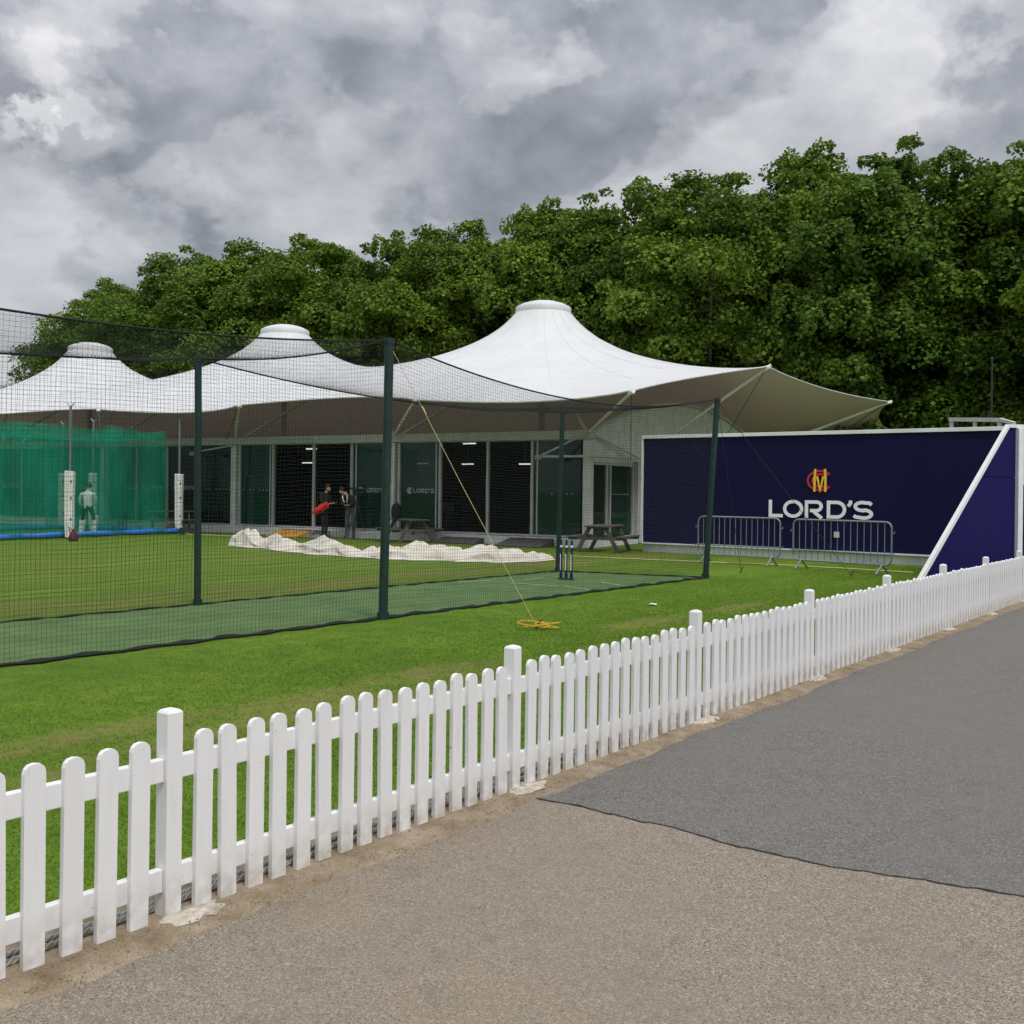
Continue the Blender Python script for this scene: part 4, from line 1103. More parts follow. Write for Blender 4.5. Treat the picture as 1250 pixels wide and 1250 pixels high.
# ------------------------------------------------------------------ CROWD BARRIERS
def barrier_parts(root, L):
    H0, H1 = .20, 1.08; x0, x1 = 0.0, L; r = .019
    def rc(cx, cz, a0, a1, rad=.13): return [V(cx + rad * math.cos(R(a0 + (a1 - a0) * i / 6)), 0, cz + rad * math.sin(R(a0 + (a1 - a0) * i / 6))) for i in range(7)]
    loop = rc(x0 + .13, H1 - .13, 180, 90) + rc(x1 - .13, H1 - .13, 90, 0) + rc(x1 - .13, H0 + .13, 0, -90) + rc(x0 + .13, H0 + .13, -90, -180)
    b = MB(); b.tube(loop + [loop[0]], r, 8); b.tube([V(x0, 0, H0 + .22), V(x1, 0, H0 + .22)], r * .9, 8); b.build('frame', M['steel'], root, smooth=True)
    n = 15
    for i in range(1, n):
        x = x0 + L * i / n; b = MB(); b.tube([V(x, 0, H0 + .0), V(x, 0, H1)], .009, 6); b.build('bar', M['steel'], root)
    for x in (x0 + .20, x1 - .20):
        b = MB(); b.tube([V(x, .0, H0), V(x, -.27, .012)], .02, 8); b.tube([V(x, 0, H0), V(x, .27, .012)], .02, 8); b.build('foot', M['steel'], root, smooth=True)
    for x, s_ in ((x1, 1), (x0, -1)):
        for z in (.42, .85):
            b = MB(); b.tube([V(x, 0, z), V(x + s_ * .06, 0, z), V(x + s_ * .06, 0, z + .05 * s_)], .010, 6); b.build('hook', M['steel'], root)
g1, g2 = G(852, 686), G(952, 692); g3, g4 = G(968, 694), G(1088, 702.5)
def bar_thing(a, c, label, plate):
    d = c - a; L = d.length
    rt = thing('crowd_barrier', a, label, 'barrier', 'crowd barriers before the navy board', math.atan2(d.y, d.x)); barrier_parts(rt, L)
    if plate:
        b = MB(); b.box((L * .46, -.012, .78), (.12, .012, .12), None, .003); b.build('plate', M['grey_white'], rt)
    return rt
bar_thing(g1, g2, 'steel crowd barrier crossed by the leaning green net post', False)
bar_thing(g3, g4, 'steel crowd barrier with small plate, below the lettering, right one of two', True)
# yellow line rope on the grass before the board
def rope_line(pxs, name, label, mat, r=.016):
    pts = [G(*p) + V(0, 0, .02) for p in pxs]; base = pts[0].copy(); base.z = 0
    fine_ = []
    for a, c in zip(pts[:-1], pts[1:]):
        for i in range(14): fine_.append(a.lerp(c, i / 14) + V(0, .02 * math.sin(len(fine_) * .6), 0))
    fine_.append(pts[-1]); b = MB(); b.tube(fine_, r, 6); ob = b.build(name, mat, o=base, smooth=True); ob.location = base
    tag(ob, label, 'rope')
rope_line([(698, 680), (780, 683.5), (862, 687), (960, 691), (1040, 695.5), (1115, 700)], 'marker_rope', 'straight pale yellow rope on grass in front of the crowd barriers', M['pale_rope'])
rope_line([(228, 653), (262, 654.3), (300, 656)], 'marker_rope', 'short pale yellow rope on grass left of the crumpled tarpaulin', M['pale_rope'])

# ------------------------------------------------------------------ TARPAULIN
ax_px = [(284, 664), (300, 666), (330, 669), (365, 673), (400, 676), (440, 679), (480, 681), (520, 682), (560, 684), (600, 684.5), (640, 684.5), (676, 683)]
top_h = [.40, .62, .34, .28, .50, .22, .40, .46, .34, .50, .30, .14]
axp = [G(*p) for p in ax_px]
base = axp[5].copy()
NU, NV = 420, 34; grid = []
tr_ = random.Random(5)
waves = [(tr_.uniform(.6, 3.2), tr_.uniform(-7, 7), tr_.uniform(0, 6.28), tr_.uniform(.010, .026)) for _ in range(14)] + [(tr_.uniform(3, 8), tr_.uniform(-14, 14), tr_.uniform(0, 6.28), tr_.uniform(.004, .010)) for _ in range(14)]
Ltot = sum((axp[i + 1] - axp[i]).length for i in range(len(axp) - 1))
for i in range(NU + 1):
    f = i / NU * (len(axp) - 1); k = min(int(f), len(axp) - 2); ff = f - k; x_ = i / NU * Ltot
    ffs = ff * ff * (3 - 2 * ff)
    c = axp[k].lerp(axp[k + 1], ff); h = (top_h[k] * (1 - ffs) + top_h[k + 1] * ffs) * .74
    endf = min(1, x_ / .25) ** .5 * min(1, (Ltot - x_) / .35 + .05) ** .5; row_ = []
    wdt = (.52 + .10 * math.sin(x_ * 2.1) + .05 * math.sin(x_ * 5.3)) * (.45 + .55 * endf)
    for j in range(NV + 1):
        a = math.pi * j / NV; w_ = j / NV
        disp = sum(am * math.sin(kx * x_ * 2 + kw * w_ * 2 + ph) for kx, kw, ph, am in waves[:14]) + sum(2.4 * am * (.5 - abs(math.sin(kx * x_ * .8 + kw * w_ * .7 + ph))) for kx, kw, ph, am in waves[14:])
        zz_ = max(0.0, (h * endf * math.sin(a) ** .85) + disp * (1.1 * math.sin(a) + .12)) + .012
        row_.append(c + V(.5 * disp, -math.cos(a) * wdt * (1.18 if j in (0, NV) else 1) + .5 * disp, zz_ if 0 < j < NV else .012))
    grid.append(row_)
b = MB(); b.sheet(grid); ob = b.build('tarpaulin', M['tarp'], o=base, smooth=False); ob.location = base
ob.data.polygons.foreach_set('use_smooth', [True] * len(ob.data.polygons))
tag(ob, 'long crumpled off-white tarpaulin lying on grass before the pavilion', 'tarpaulin')

# ------------------------------------------------------------------ RAMPS
def ramp(px, py, wdt, dep, h, mat, label, rz):
    p = G(px, py); rt = thing('door_ramp', p, label, 'ramp', 'ramps at the pavilion doors', rz)
    b = MB(); x, y = wdt / 2, dep / 2
    b.prism([V(-x, -y, .012), V(-x, y, .012), V(-x, y, h), V(-x, -y, .03)], V(2 * x, 0, 0)); b.build('deck', mat, rt)
    b = MB(); b.box((0, y - .03, h + .006), (wdt * .98, .05, .012)); b.build('lip', M['grey_board'], rt)
RZ_ = math.atan2(-U.y, -U.x)
ramp(352, 655.5, 1.35, .75, .24, M['orange_board'], 'orange brown timber ramp at open door left of the two people', RZ_)
ramp(386, 656.5, .70, .60, .22, M['grey_board'], 'pale grey ramp between orange ramp and standing people', RZ_)
ramp(563, 663, 1.45, .95, .26, M['dark_board'], 'dark rubber ramp at the doorway left of the white mullion', RZ_)
ramp(640, 667, 1.5, .95, .22, M['dark_board'], 'dark rubber ramp at the doorway next to the dark green far post', RZ_)

# ------------------------------------------------------------------ PICNIC TABLES
def picnic(px, py, label, rz, sc=1.0):
    p = G(px, py); rt = thing('picnic_table', p, label, 'picnic table', 'picnic tables beside the pavilion', rz); rt.scale = (sc, sc, sc)
    b = MB()
    for y in (-.3, -.15, 0, .15, .3): b.box((0, y, .735), (1.6, .13, .04), None, .006)
    b.box((.6, 0, .70), (.07, .66, .05)); b.box((-.6, 0, .70), (.07, .66, .05)); b.build('table_top', M['timber'], rt)
    for s_ in (-1, 1):
        b = MB(); b.box((0, s_ * .66, .44), (1.6, .13, .04), None, .006); b.box((0, s_ * .80, .44), (1.6, .13, .04), None, .006); b.build('seat', M['timber'], rt)
    for x in (-.62, .62):
        b = MB(); b.bar((x, -.24, .70), (x, -.60, .0), .05, .11); b.bar((x, .24, .70), (x, .60, .0), .05, .11); b.bar((x, -.86, .395), (x, .86, .395), .045, .09); b.build('leg_frame', M['timber'], rt)
    return rt
picnic(737, 673, 'grey weathered picnic table outside the end door by the navy board', R(68), .95)
tb = picnic(499, 661.5, 'grey weathered picnic table with black backpack, behind tarpaulin', R(120), .95)
picnic(464, 655.5, 'grey weathered picnic table just right of the camera tripod', R(150), .8)
picnic(208, 649, 'dark picnic table behind the green netting beside white padded post', R(20), 1.0)
# backpack on the table
p = G(499, 661.5); bk = at(482, 632, p.y + .1)
bk = V(bk.x + .05, p.y + .05, .725)
rt = thing('backpack', bk, 'black backpack standing upright on the picnic table', 'backpack')
b = MB(); b.lathe([(.10, 0), (.15, .03), (.165, .15), (.16, .30), (.13, .40), (.07, .455), (.01, .47)], (0, 0, 0), 20); b.build('bag', M['black_cloth'], rt, smooth=True)
b = MB(); b.tube([V(0, 0, .46), V(.03, 0, .50), V(.07, 0, .45)], .012, 6); b.build('handle', M['black_cloth'], rt)
# hoop stand
p = G(272, 649); rt = thing('hoop_stand', p, 'grey tubular hoop stand by the glass at left of pale column', 'hoop stand')
b = MB(); b.tube([V(-.17, 0, -.02), V(-.17, 0, .62)] + [V(-.17 + .10 - .10 * math.cos(a), 0, .62 + .10 * math.sin(a)) for a in (.4, .8, 1.2, 1.57)] + [V(.08, .05, .72), V(.17, .08, .66), V(.17, .1, 0)], .024, 8); b.build('tube', M['steel'], rt, smooth=True)
b = MB(); b.box((-.17, 0, .012), (.12, .12, .015)); b.box((.17, .1, .012), (.12, .12, .015)); b.build('foot_plate', M['steel'], rt)

# ------------------------------------------------------------------ GREEN NET CAGE (left)
E1 = G(201, 652); Q0 = G(-60, 662.5); LD = (E1 - Q0).normalized(); E2 = G(103, 645.5); XD = (E2 - E1).normalized(); W_ = (E2 - E1).length
gO = G(100, 656)
gc = thing('shade_netting_cage', gO, 'bright green shade netting enclosure of practice lanes on steel poles', 'cricket net')
def shade(name, a, b_, h, nrm, seed, drop=.15, z0=.05):
    r_ = random.Random(seed); n = int((b_ - a).length / .12); m = 26; g_ = []
    ph = [r_.uniform(0, 6) for _ in range(4)]
    for i in range(n + 1):
        f = i / n; p = a.lerp(b_, f); x_ = f * (b_ - a).length
        top = h - drop * abs(math.sin(x_ * 1.1 + ph[0])) - .05 * math.sin(x_ * 3 + ph[1])
        g_.append([p + nrm * (.10 * math.sin(x_ * 3.3 + ph[2] + .4 * j / m) * (1 - .3 * j / m) + .05 * math.sin(x_ * 7 + ph[3] + j * .1)) + V(0, 0, z0 + (top - z0) * j / m) for j in range(m + 1)])
    b = MB(); b.sheet(g_); ob = b.build(name, M['shade_net'], gc, gO); ob.data.polygons.foreach_set('use_smooth', [True] * len(ob.data.polygons)); return ob
HN = 3.55
shade('netting', Q0 - LD * 2, E1, HN, XD, 1)
shade('netting', E1, E2 + XD * 3, HN, LD, 2)
shade('netting', Q0 + XD * W_ - LD * 2, E2, HN, XD, 3)
shade('netting', Q0 + XD * W_ * .5 - LD * 2, E1.lerp(E2, .5), HN, XD, 9)
# hanging top border, doubled cloth
shade('top_border', Q0 - LD * 2 + XD * .05, E1 + XD * .05, HN + .02, XD, 4, .12, HN - .30)
shade('top_border', E1, E2, HN + .02, LD, 5, .12, HN - .25)
# roof sheet
rg = []
for i in range(40):
    a = (Q0 - LD * 2).lerp(E1, i / 39); rg.append([a + XD * (W_ * j / 12) + V(0, 0, HN - .15 - .18 * math.sin(math.pi * j / 12) + .05 * math.sin(i * .9 + j)) for j in range(13)])
b = MB(); b.sheet(rg); ob = b.build('roof_netting', M['shade_net'], gc, gO); ob.data.polygons.foreach_set('use_smooth', [True] * len(ob.data.polygons))
posts = [(G(84.5, 657.5), 4.05, 'white padded net post beside the batter, in front of the green netting'),
         (G(218, 651), 3.95, 'white padded net post standing just right of the green netting'),
         (G(76, 646.0), 3.9, 'white padded post seen through netting left of the batter'), (G(113, 649.0), 3.9, 'white padded post seen through netting directly behind the batter')]
for i, (p, h, lab) in enumerate(posts):
    rt = thing('padded_post', p, lab, 'net post', 'white padded net posts')
    b = MB(); b.tube([V(0, 0, -.02), V(0, 0, h)], .045, 10); b.tube([V(0, 0, h - .02), V(.12, 0, h + .10)], .02, 6); b.tube([V(0, 0, h - .02), V(-.12, 0, h + .10)], .02, 6); b.build('pole', M['steel'], rt, smooth=True)
    b = MB(); pr_ = [(-.10 + .02 * (i % 2), 0), (.12, 0), (.135, .5), (.13, 1.2), (.15, 2.03), (-.15, 2.05), (-.14, 1.2), (-.13, .4)]
    b.prism([V(x_ * 1.05, -.13, z_ + .03) for x_, z_ in pr_], V(0, .26, 0)); pad_ = b.build('pad', M['pad'], rt)
    bv_ = pad_.modifiers.new('bevel', 'BEVEL'); bv_.width = .03; bv_.segments = 3
    b = MB()
    for z in (.6, 1.25, 1.75): b.box((.10, -.13, z), (.05, .05, .07), None, .01)
    b.build('strap', M['dark_steel'], rt)
    rt.scale = (.86, .86, 1)
for a, b_, lab in ((Q0 - LD * 2, G(217, 651.3), 'thick blue tube along the front foot of green netting'), (E1 + XD * .3, E2, 'blue tube across the closed end of green netting lane'), (Q0 + XD * W_ - LD * 2, E2 - LD * .4, 'blue tube along the rear foot of the green netting lane')):
    n = 30; pts = [a.lerp(b_, i / n) + V(0, .03 * math.sin(i * .8), .10 + .006 * math.sin(i * 1.7)) for i in range(n + 1)]
    base = a.copy(); base.z = 0; b = MB(); b.tube(pts, [.085 + .008 * math.sin(i * 1.3) for i in range(n + 1)], 12); ob = b.build('ground_tube', M['blue_tube'], o=base, smooth=True); ob.location = base
    tag(ob, lab, 'tube', 'blue tubes at the foot of the green netting')
# thin white uprights inside
for px, py, h in ((145, 644, 2.6), (117, 643, 3.7)):
    p = G(px, py); b = MB(); b.tube([V(0, 0, 0), V(0, 0, h)], .035, 8); b.box((0, 0, .01), (.14, .14, .02)); ob = b.build('upright', M['white_metal'], smooth=True); ob.location = p
    tag(ob, {145: 'slim white upright behind netting halfway between batter and netting edge', 117: 'tall slim white upright behind netting just right of the batter'}[px], 'upright', 'slim uprights behind the green netting')
# second set of stumps by the far end
p = G(150, 650.5); rt = thing('cricket_stumps', p, 'dark blue stumps behind green netting right of the batter', 'cricket stumps')
for k in (-1, 0, 1):
    b = MB(); b.tube([V(k * .115, 0, .02), V(k * .115, 0, .71)], .02, 10); b.build('stump', M['navy_pole'], rt, smooth=True)
b = MB(); b.box((0, 0, .015), (.30, .10, .03), None, .006); b.build('base', M['dark_steel'], rt)
# bag lying at the foot of the padded post; kit bag by the second one
p = G(89.5, 660.5); rt = thing('kit_bag', p, 'small dark red bag on grass at foot of white padded post', 'bag')
b = MB(); b.lathe([(.10, 0), (.14, .03), (.135, .12), (.09, .22), (.05, .30), (.02, .36)], (0, 0, 0), 16); b.build('bag', M['maroon'], rt, smooth=True)
b = MB(); b.tube([V(-.10, 0, .22), V(-.14, 0, .42), V(-.02, 0, .30)], .015, 6); b.build('strap', M['black_cloth'], rt)
p = G(229, 652.5); rt = thing('wheel_base', p, 'dark wheeled net trolley on grass beside white padded post and green pole', 'trolley')
b = MB(); b.bar((-.25, 0, .16), (.28, .05, .20), .10, .07); b.bar((-.1, 0, .18), (-.2, 0, .46), .05, .05); b.build('frame', M['dark_steel'], rt)
for x in (-.18, .22):
    b = MB(); b.tube([V(x, -.09, .12), V(x, -.03, .12)], .12, 14); b.build('wheel', M['dark_steel'], rt, smooth=True)

# ------------------------------------------------------------------ PEOPLE
def skin_body(name, parent, J, E, matfn, mats):
    """J: name -> (x,y,z,r); E: pairs; grown with Skin + Subdivision into one continuous surface"""
    names = list(J); me = bpy.data.meshes.new(name)
    me.from_pydata([J[n][:3] for n in names], [(names.index(a), names.index(b)) for a, b in E], [])
    ob = bpy.data.objects.new(name, me); COL.objects.link(ob)
    sk = ob.modifiers.new('skin', 'SKIN'); sk.use_smooth_shade = True; sk.branch_smoothing = .3
    layer = me.skin_vertices[0].data
    for i, n in enumerate(names):
        r = J[n][3]; layer[i].radius = (r, r) if not isinstance(r, tuple) else r
        layer[i].use_root = (n == 'pelvis')
    sb = ob.modifiers.new('sub', 'SUBSURF'); sb.levels = 1; sb.render_levels = 1
    dg = bpy.context.evaluated_depsgraph_get(); dg.update()
    nm = bpy.data.meshes.new_from_object(ob.evaluated_get(dg)); nm.name = name
    bpy.data.objects.remove(ob); bpy.data.meshes.remove(me)
    for m in mats: nm.materials.append(m)
    nm.materials.clear()
    for m in mats: nm.materials.append(m)
    segs = [(a, b, Vector(J[a][:3]), Vector(J[b][:3])) for a, b in E]
    for pl_ in nm.polygons:
        c = pl_.center; best = None
        for a, b, pa, pb in segs:
            d = pb - pa; k = max(0, min(1, (c - pa).dot(d) / max(1e-9, d.length_squared))); dd = (c - (pa + d * k)).length
            if best is None or dd < best[0]: best = (dd, a, b, k)
        pl_.material_index = matfn(best[1], best[2], best[3], c); pl_.use_smooth = True
    out = bpy.data.objects.new(name, nm); COL.objects.link(out); out.parent = parent
    return out
def hand(J, E, side, wrist, d, palm_n, thumb_side, sc=1.0):
    """palm and five fingers, slightly curled"""
    w = Vector(J[wrist][:3]); d = Vector(d).normalized(); pn = Vector(palm_n); pn = (pn - d * pn.dot(d)).normalized(); ts = d.cross(pn).normalized() * thumb_side
    pc = w + d * .055 * sc; J[side + 'palm'] = (*pc, .030 * sc); E.append((wrist, side + 'palm'))
    for k, (off, L) in enumerate(((.030, .075), (.010, .085), (-.010, .078), (-.030, .060))):
        k0 = pc + ts * off * sc + d * .035 * sc; k1 = k0 + (d * .8 + pn * .25) * L * .5 * sc; k2 = k1 + (d * .4 + pn * .75) * L * .5 * sc
        for nm_, q, r in (('a', k0, .011), ('b', k1, .0095), ('c', k2, .008)): J[f'{side}f{k}{nm_}'] = (*q, r * sc)
        E += [(side + 'palm', f'{side}f{k}a'), (f'{side}f{k}a', f'{side}f{k}b'), (f'{side}f{k}b', f'{side}f{k}c')]
    t0_ = pc + ts * .035 * sc - d * .01; t1_ = t0_ + (ts * .5 + d * .7) * .03 * sc; t2_ = t1_ + (d * .8 + pn * .5) * .028 * sc
    for nm_, q, r in (('ta', t0_, .013), ('tb', t1_, .011), ('tc', t2_, .009)): J[side + nm_] = (*q, r * sc)
    E += [(side + 'palm', side + 'ta'), (side + 'ta', side + 'tb'), (side + 'tb', side + 'tc')]

def head_parts(parent, c, fwd, hat=None, hairmat=None):
    """hair cap, eyes, ears and nose on a head centred at c"""
    hs = 1.08 if hat else .93; c = Vector(c); fwd = Vector(fwd).normalized(); sd_ = fwd.cross(V(0, 0, 1)).normalized(); up = sd_.cross(fwd)
    b = MB(); vs = []; fs = []; n, m = 18, 10
    for j in range(m + 1):
        th = math.pi * .60 * j / m
        for i in range(n):
            a = 2 * math.pi * i / n; rr = math.sin(th)
            q = fwd * (rr * math.cos(a) * .108 * hs) + sd_ * (rr * math.sin(a) * .092 * hs) + up * (math.cos(th) * .128 * hs)
            if math.cos(a) > .35 and th > 1.05: q = q - fwd * (.03 * (th - 1.05) * 3) * (math.cos(a))
            vs.append(c + up * .012 - fwd * .012 + q)
    for j in range(m):
        for i in range(n): fs.append((j * n + i, j * n + (i + 1) % n, (j + 1) * n + (i + 1) % n, (j + 1) * n + i))
    b.add(vs, fs); b.build('helmet' if hat else 'hair', hat or hairmat or M['hair'], parent, smooth=True)
    b = MB()
    for s_ in (-1, 1):
        q = c + fwd * .092 + sd_ * (s_ * .034) + up * .0; b.lathe([(.012, -.006), (.013, 0), (.008, .006), (.001, .009)], q, 8)
    b.build('eyes', M['hair'], parent, smooth=True)
def base_person(J, E, pose):
    pass
def rig(h, p):
    """p: dict of joint positions (local, metres); radii for an adult of height h"""
    rad = dict(pelvis=(.150, .115), waist=(.135, .105), chest=(.165, .125), collar=(.115, .09), neck=.052, jaw=(.070, .078), head=(.083, .098), crown=(.060, .072), nose=.016,
               shL=.070, elL=.046, wrL=.031, shR=.070, elR=.046, wrR=.031, hipL=.095, knL=.064, anL=.044, toeL=.036, heelL=.040, hipR=.095, knR=.064, anR=.044, toeR=.036, heelR=.040, cfL=.058, cfR=.058)
    J = {k: (*p[k], rad[k]) for k in p}
    E = [('pelvis', 'waist'), ('waist', 'chest'), ('chest', 'collar'), ('collar', 'neck'), ('neck', 'jaw'), ('jaw', 'head'), ('head', 'crown'), ('jaw', 'nose')]
    for s_ in 'LR': E += [('chest', 'sh' + s_), ('sh' + s_, 'el' + s_), ('el' + s_, 'wr' + s_), ('pelvis', 'hip' + s_), ('hip' + s_, 'kn' + s_), ('kn' + s_, 'cf' + s_), ('cf' + s_, 'an' + s_), ('an' + s_, 'toe' + s_)]
    for s_ in 'LR':
        J['cf' + s_] = (*(Vector(p['kn' + s_]) * .65 + Vector(p['an' + s_]) * .35 + V(0, .015, 0)), .056)
    return J, E
def std_mat(a, b, k, c):
    n = (a, b)
    if any(x in ('head', 'crown', 'jaw', 'nose') for x in n): return 0
    if 'neck' in n and k > .5: return 0
    if any(('palm' in x) or (x[1:2] in ('f', 't') and x[0] in 'lr') for x in n): return 0
    if any(x.startswith('toe') for x in n): return 3
    if any(x[:2] in ('hi', 'kn', 'cf', 'an') for x in n): return 2
    if n == ('pelvis', 'waist') and k < .25: return 2
    return 1
# person one: standing three-quarter to the right, looking down at hands; local +x = image right, -y = towards the camera
p1 = G(396, 657.0)
pr1 = thing('person', p1, 'standing person in black jacket looking down, with red bag at hip', 'person', rz=0)
J, E = rig(1.8, dict(pelvis=(0, 0, .95), waist=(.0, 0, 1.12), chest=(.02, 0, 1.36), collar=(.04, 0, 1.50), neck=(.07, -.02, 1.535), jaw=(.115, -.05, 1.575), head=(.105, -.03, 1.655), crown=(.085, -.01, 1.715), nose=(.20, -.085, 1.585),
    shL=(-.10, -.17, 1.45), elL=(-.06, -.24, 1.17), wrL=(.16, -.16, 1.13), shR=(.10, .16, 1.45), elR=(.16, .20, 1.18), wrR=(.27, .02, 1.15),
    hipL=(-.03, -.09, .90), knL=(-.02, -.11, .50), anL=(-.05, -.11, .09), toeL=(.10, -.16, .04), hipR=(.03, .09, .90), knR=(.05, .10, .50), anR=(.02, .11, .09), toeR=(.17, .10, .04)))
hand(J, E, 'l', 'wrL', (1, .25, 0), (0, 0, 1), 1); hand(J, E, 'r', 'wrR', (1, -.5, 0), (0, 0, 1), -1)
skin_body('body', pr1, J, E, std_mat, [M['skin'], M['black_cloth'], M['black_cloth'], M['dark_steel']])
head_parts(pr1, (.10, -.03, 1.645), (.8, -.4, -.3))
ob_ = p1 + V(-.08, -.24, .80)
rb = thing('red_bag', ob_, 'bright red bag hanging at the hip of person in black jacket', 'bag')
b = MB(); vs = []; fs = []; n, m = 24, 12
for j in range(m + 1):
    th = math.pi * j / m
    for i in range(n):
        a = 2 * math.pi * i / n; cr = 1 + .12 * math.sin(3 * a + j) + .08 * math.sin(5 * a - j * 1.3)
        vs.append(V(.25 * math.sin(th) * math.cos(a) * cr - .0, .12 * math.sin(th) * math.sin(a) * cr, .17 + .14 * math.cos(th) * cr + .6 * (.25 * math.sin(th) * math.cos(a))))
for j in range(m):
    for i in range(n): fs.append((j * n + i, j * n + (i + 1) % n, (j + 1) * n + (i + 1) % n, (j + 1) * n + i))
b.add(vs, fs); b.build('bag', M['red_cloth'], rb, smooth=True)
b = MB(); b.tube([V(-.15, 0, .27), V(-.10, -.02, .50), V(.06, .0, .66), V(.10, .05, .5), V(.20, .0, .33)], .014, 6); b.build('strap', M['black_cloth'], rb)
phn = p1 + V(.36, -.08, 1.185)
b = MB(); b.box((0, 0, 0), (.075, .15, .009), (V(1, 0, .3).normalized(), V(0, 1, 0), V(-.3, 0, 1).normalized()), .003); ob = b.build('phone', M['dark_steel']); ob.location = phn
tag(ob, 'small dark phone held in the hands of person with red bag', 'phone')
# person two: hunched over, hands together
p2 = G(425, 657.5)
pr2 = thing('person', p2, 'stooping person in dark top and grey jeans beside the camera tripod', 'person')
J, E = rig(1.75, dict(pelvis=(.06, 0, .93), waist=(.03, -.03, 1.09), chest=(-.05, -.10, 1.31), collar=(-.10, -.15, 1.43), neck=(-.13, -.18, 1.47), jaw=(-.18, -.25, 1.49), head=(-.19, -.245, 1.565), crown=(-.18, -.20, 1.62), nose=(-.24, -.325, 1.49),
    shL=(-.20, -.02, 1.40), elL=(-.20, -.16, 1.14), wrL=(-.06, -.32, 1.08), shR=(.11, -.15, 1.40), elR=(.16, -.22, 1.12), wrR=(.04, -.36, 1.08),
    hipL=(-.03, .0, .89), knL=(-.05, -.04, .49), anL=(-.07, .02, .09), toeL=(-.12, -.12, .04), hipR=(.14, .0, .89), knR=(.16, -.03, .49), anR=(.17, .03, .09), toeR=(.18, -.12, .04)))
hand(J, E, 'l', 'wrL', (.6, -.6, 0), (0, 0, 1), 1); hand(J, E, 'r', 'wrR', (-.3, -.8, .0), (0, 0, 1), -1)
skin_body('body', pr2, J, E, std_mat, [M['skin'], M['black_cloth'], M['grey_jeans'], M['dark_steel']])
head_parts(pr2, (-.19, -.24, 1.56), (-.4, -.75, -.45))
b = MB(); b.tube([V(-.17, -.19, 1.45), V(-.15, -.275, 1.32), V(-.10, -.26, 1.18)], .016, 6); b.tube([V(-.02, -.22, 1.46), V(.00, -.275, 1.32), V(-.02, -.24, 1.18)], .016, 6); b.build('strap', M['kit_white'], pr2)
# camera on tripod
p3 = G(434, 658); cm = thing('video_camera', p3 + V(0, .15, 0), 'black video camera on black tripod right of the stooping person', 'camera tripod')
hd = V(0, 0, 1.42)
for a in (30, 150, 270):
    b = MB(); b.tube([hd + V(0, 0, -.05), hd * .5 + V(.16 * math.cos(R(a)), .16 * math.sin(R(a)), 0), V(.36 * math.cos(R(a)), .36 * math.sin(R(a)), .01)], [.022, .018, .014], 8); b.build('leg', M['dark_steel'], cm, smooth=True)
b = MB(); b.tube([hd + V(0, 0, -.30), hd], .022, 8); b.lathe([(.05, 0), (.06, .03), (.05, .07)], hd, 12); b.tube([hd, hd + V(-.34, -.05, -.12)], .010, 6); b.build('head', M['dark_steel'], cm, smooth=True)
b = MB(); b.box(hd + V(.02, 0, .15), (.30, .11, .14), None, .02); b.tube([hd + V(.16, 0, .15), hd + V(.24, 0, .15), hd + V(.30, 0, .15)], [.045, .045, .06], 14); b.box(hd + V(-.05, 0, .25), (.16, .03, .025), None, .01); b.tube([hd + V(-.14, 0, .2), hd + V(-.22, 0, .23)], .025, 10); b.build('camera_body', M['black_cloth'], cm, smooth=False)
# batter behind netting, seen from behind, knees bent
p4 = G(105.5, 654.4)
pr4 = thing('person', p4, 'batter in white shirt, dark trousers and white leg pads behind green netting', 'person')
J, E = rig(1.8, dict(pelvis=(.04, 0, .90), waist=(.03, .0, 1.06), chest=(.00, .06, 1.29), collar=(-.01, .12, 1.43), neck=(-.01, .16, 1.48), jaw=(-.02, .22, 1.54), head=(-.02, .20, 1.615), crown=(-.02, .17, 1.67), nose=(-.06, .31, 1.55),
    shL=(-.20, .06, 1.37), elL=(-.28, .10, 1.09), wrL=(-.22, .27, .90), shR=(.20, .08, 1.37), elR=(.24, .20, 1.10), wrR=(.0, .32, .95),
    hipL=(-.10, 0, .86), knL=(-.18, .10, .48), anL=(-.20, .02, .09), toeL=(-.24, .17, .04), hipR=(.16, 0, .86), knR=(.22, .09, .48), anR=(.22, .0, .09), toeR=(.27, .14, .04)))
hand(J, E, 'l', 'wrL', (.5, .3, -.6), (.3, .6, 0), 1, 1.1); hand(J, E, 'r', 'wrR', (-.7, .1, -.6), (0, .6, 0), -1, 1.1)
skin_body('body', pr4, J, E, lambda a, b, k, c: (4 if std_mat(a, b, k, c) == 0 and c.z < 1.2 else std_mat(a, b, k, c)), [M['skin'], M['kit_white'], M['dark_green_cloth'], M['kit_white'], M['kit_white']])
head_parts(pr4, (-.02, .20, 1.61), (-.3, .8, -.3), hat=M['helmet'])
for kn, an_ in ((V(-.18, .10, .50), V(-.20, .02, .07)), (V(.22, .09, .50), V(.22, .0, .07))):
    b = MB(); ax = kn - an_
    for f0, f1, w_ in ((0, .34, .085), (.36, .68, .095), (.70, 1.10, .105), (1.12, 1.40, .10)):
        b.tube([an_ + ax * f0 + V(0, .03, 0), an_ + ax * ((f0 + f1) / 2) + V(0, .035, 0), an_ + ax * f1 + V(0, .03, 0)], [w_ * .92, w_, w_ * .92], 14)
    b.build('leg_pad', M['kit_white'], pr4, smooth=True)
b_o = p4 + V(-.16, .30, .88)
bt = thing('cricket_bat', b_o, 'wooden cricket bat held by the batter behind the green netting', 'cricket bat')
b = MB(); b.tube([V(.04, .02, .10), V(-.02, .0, -.16)], .017, 8); b.build('handle', M['dark_steel'], bt)
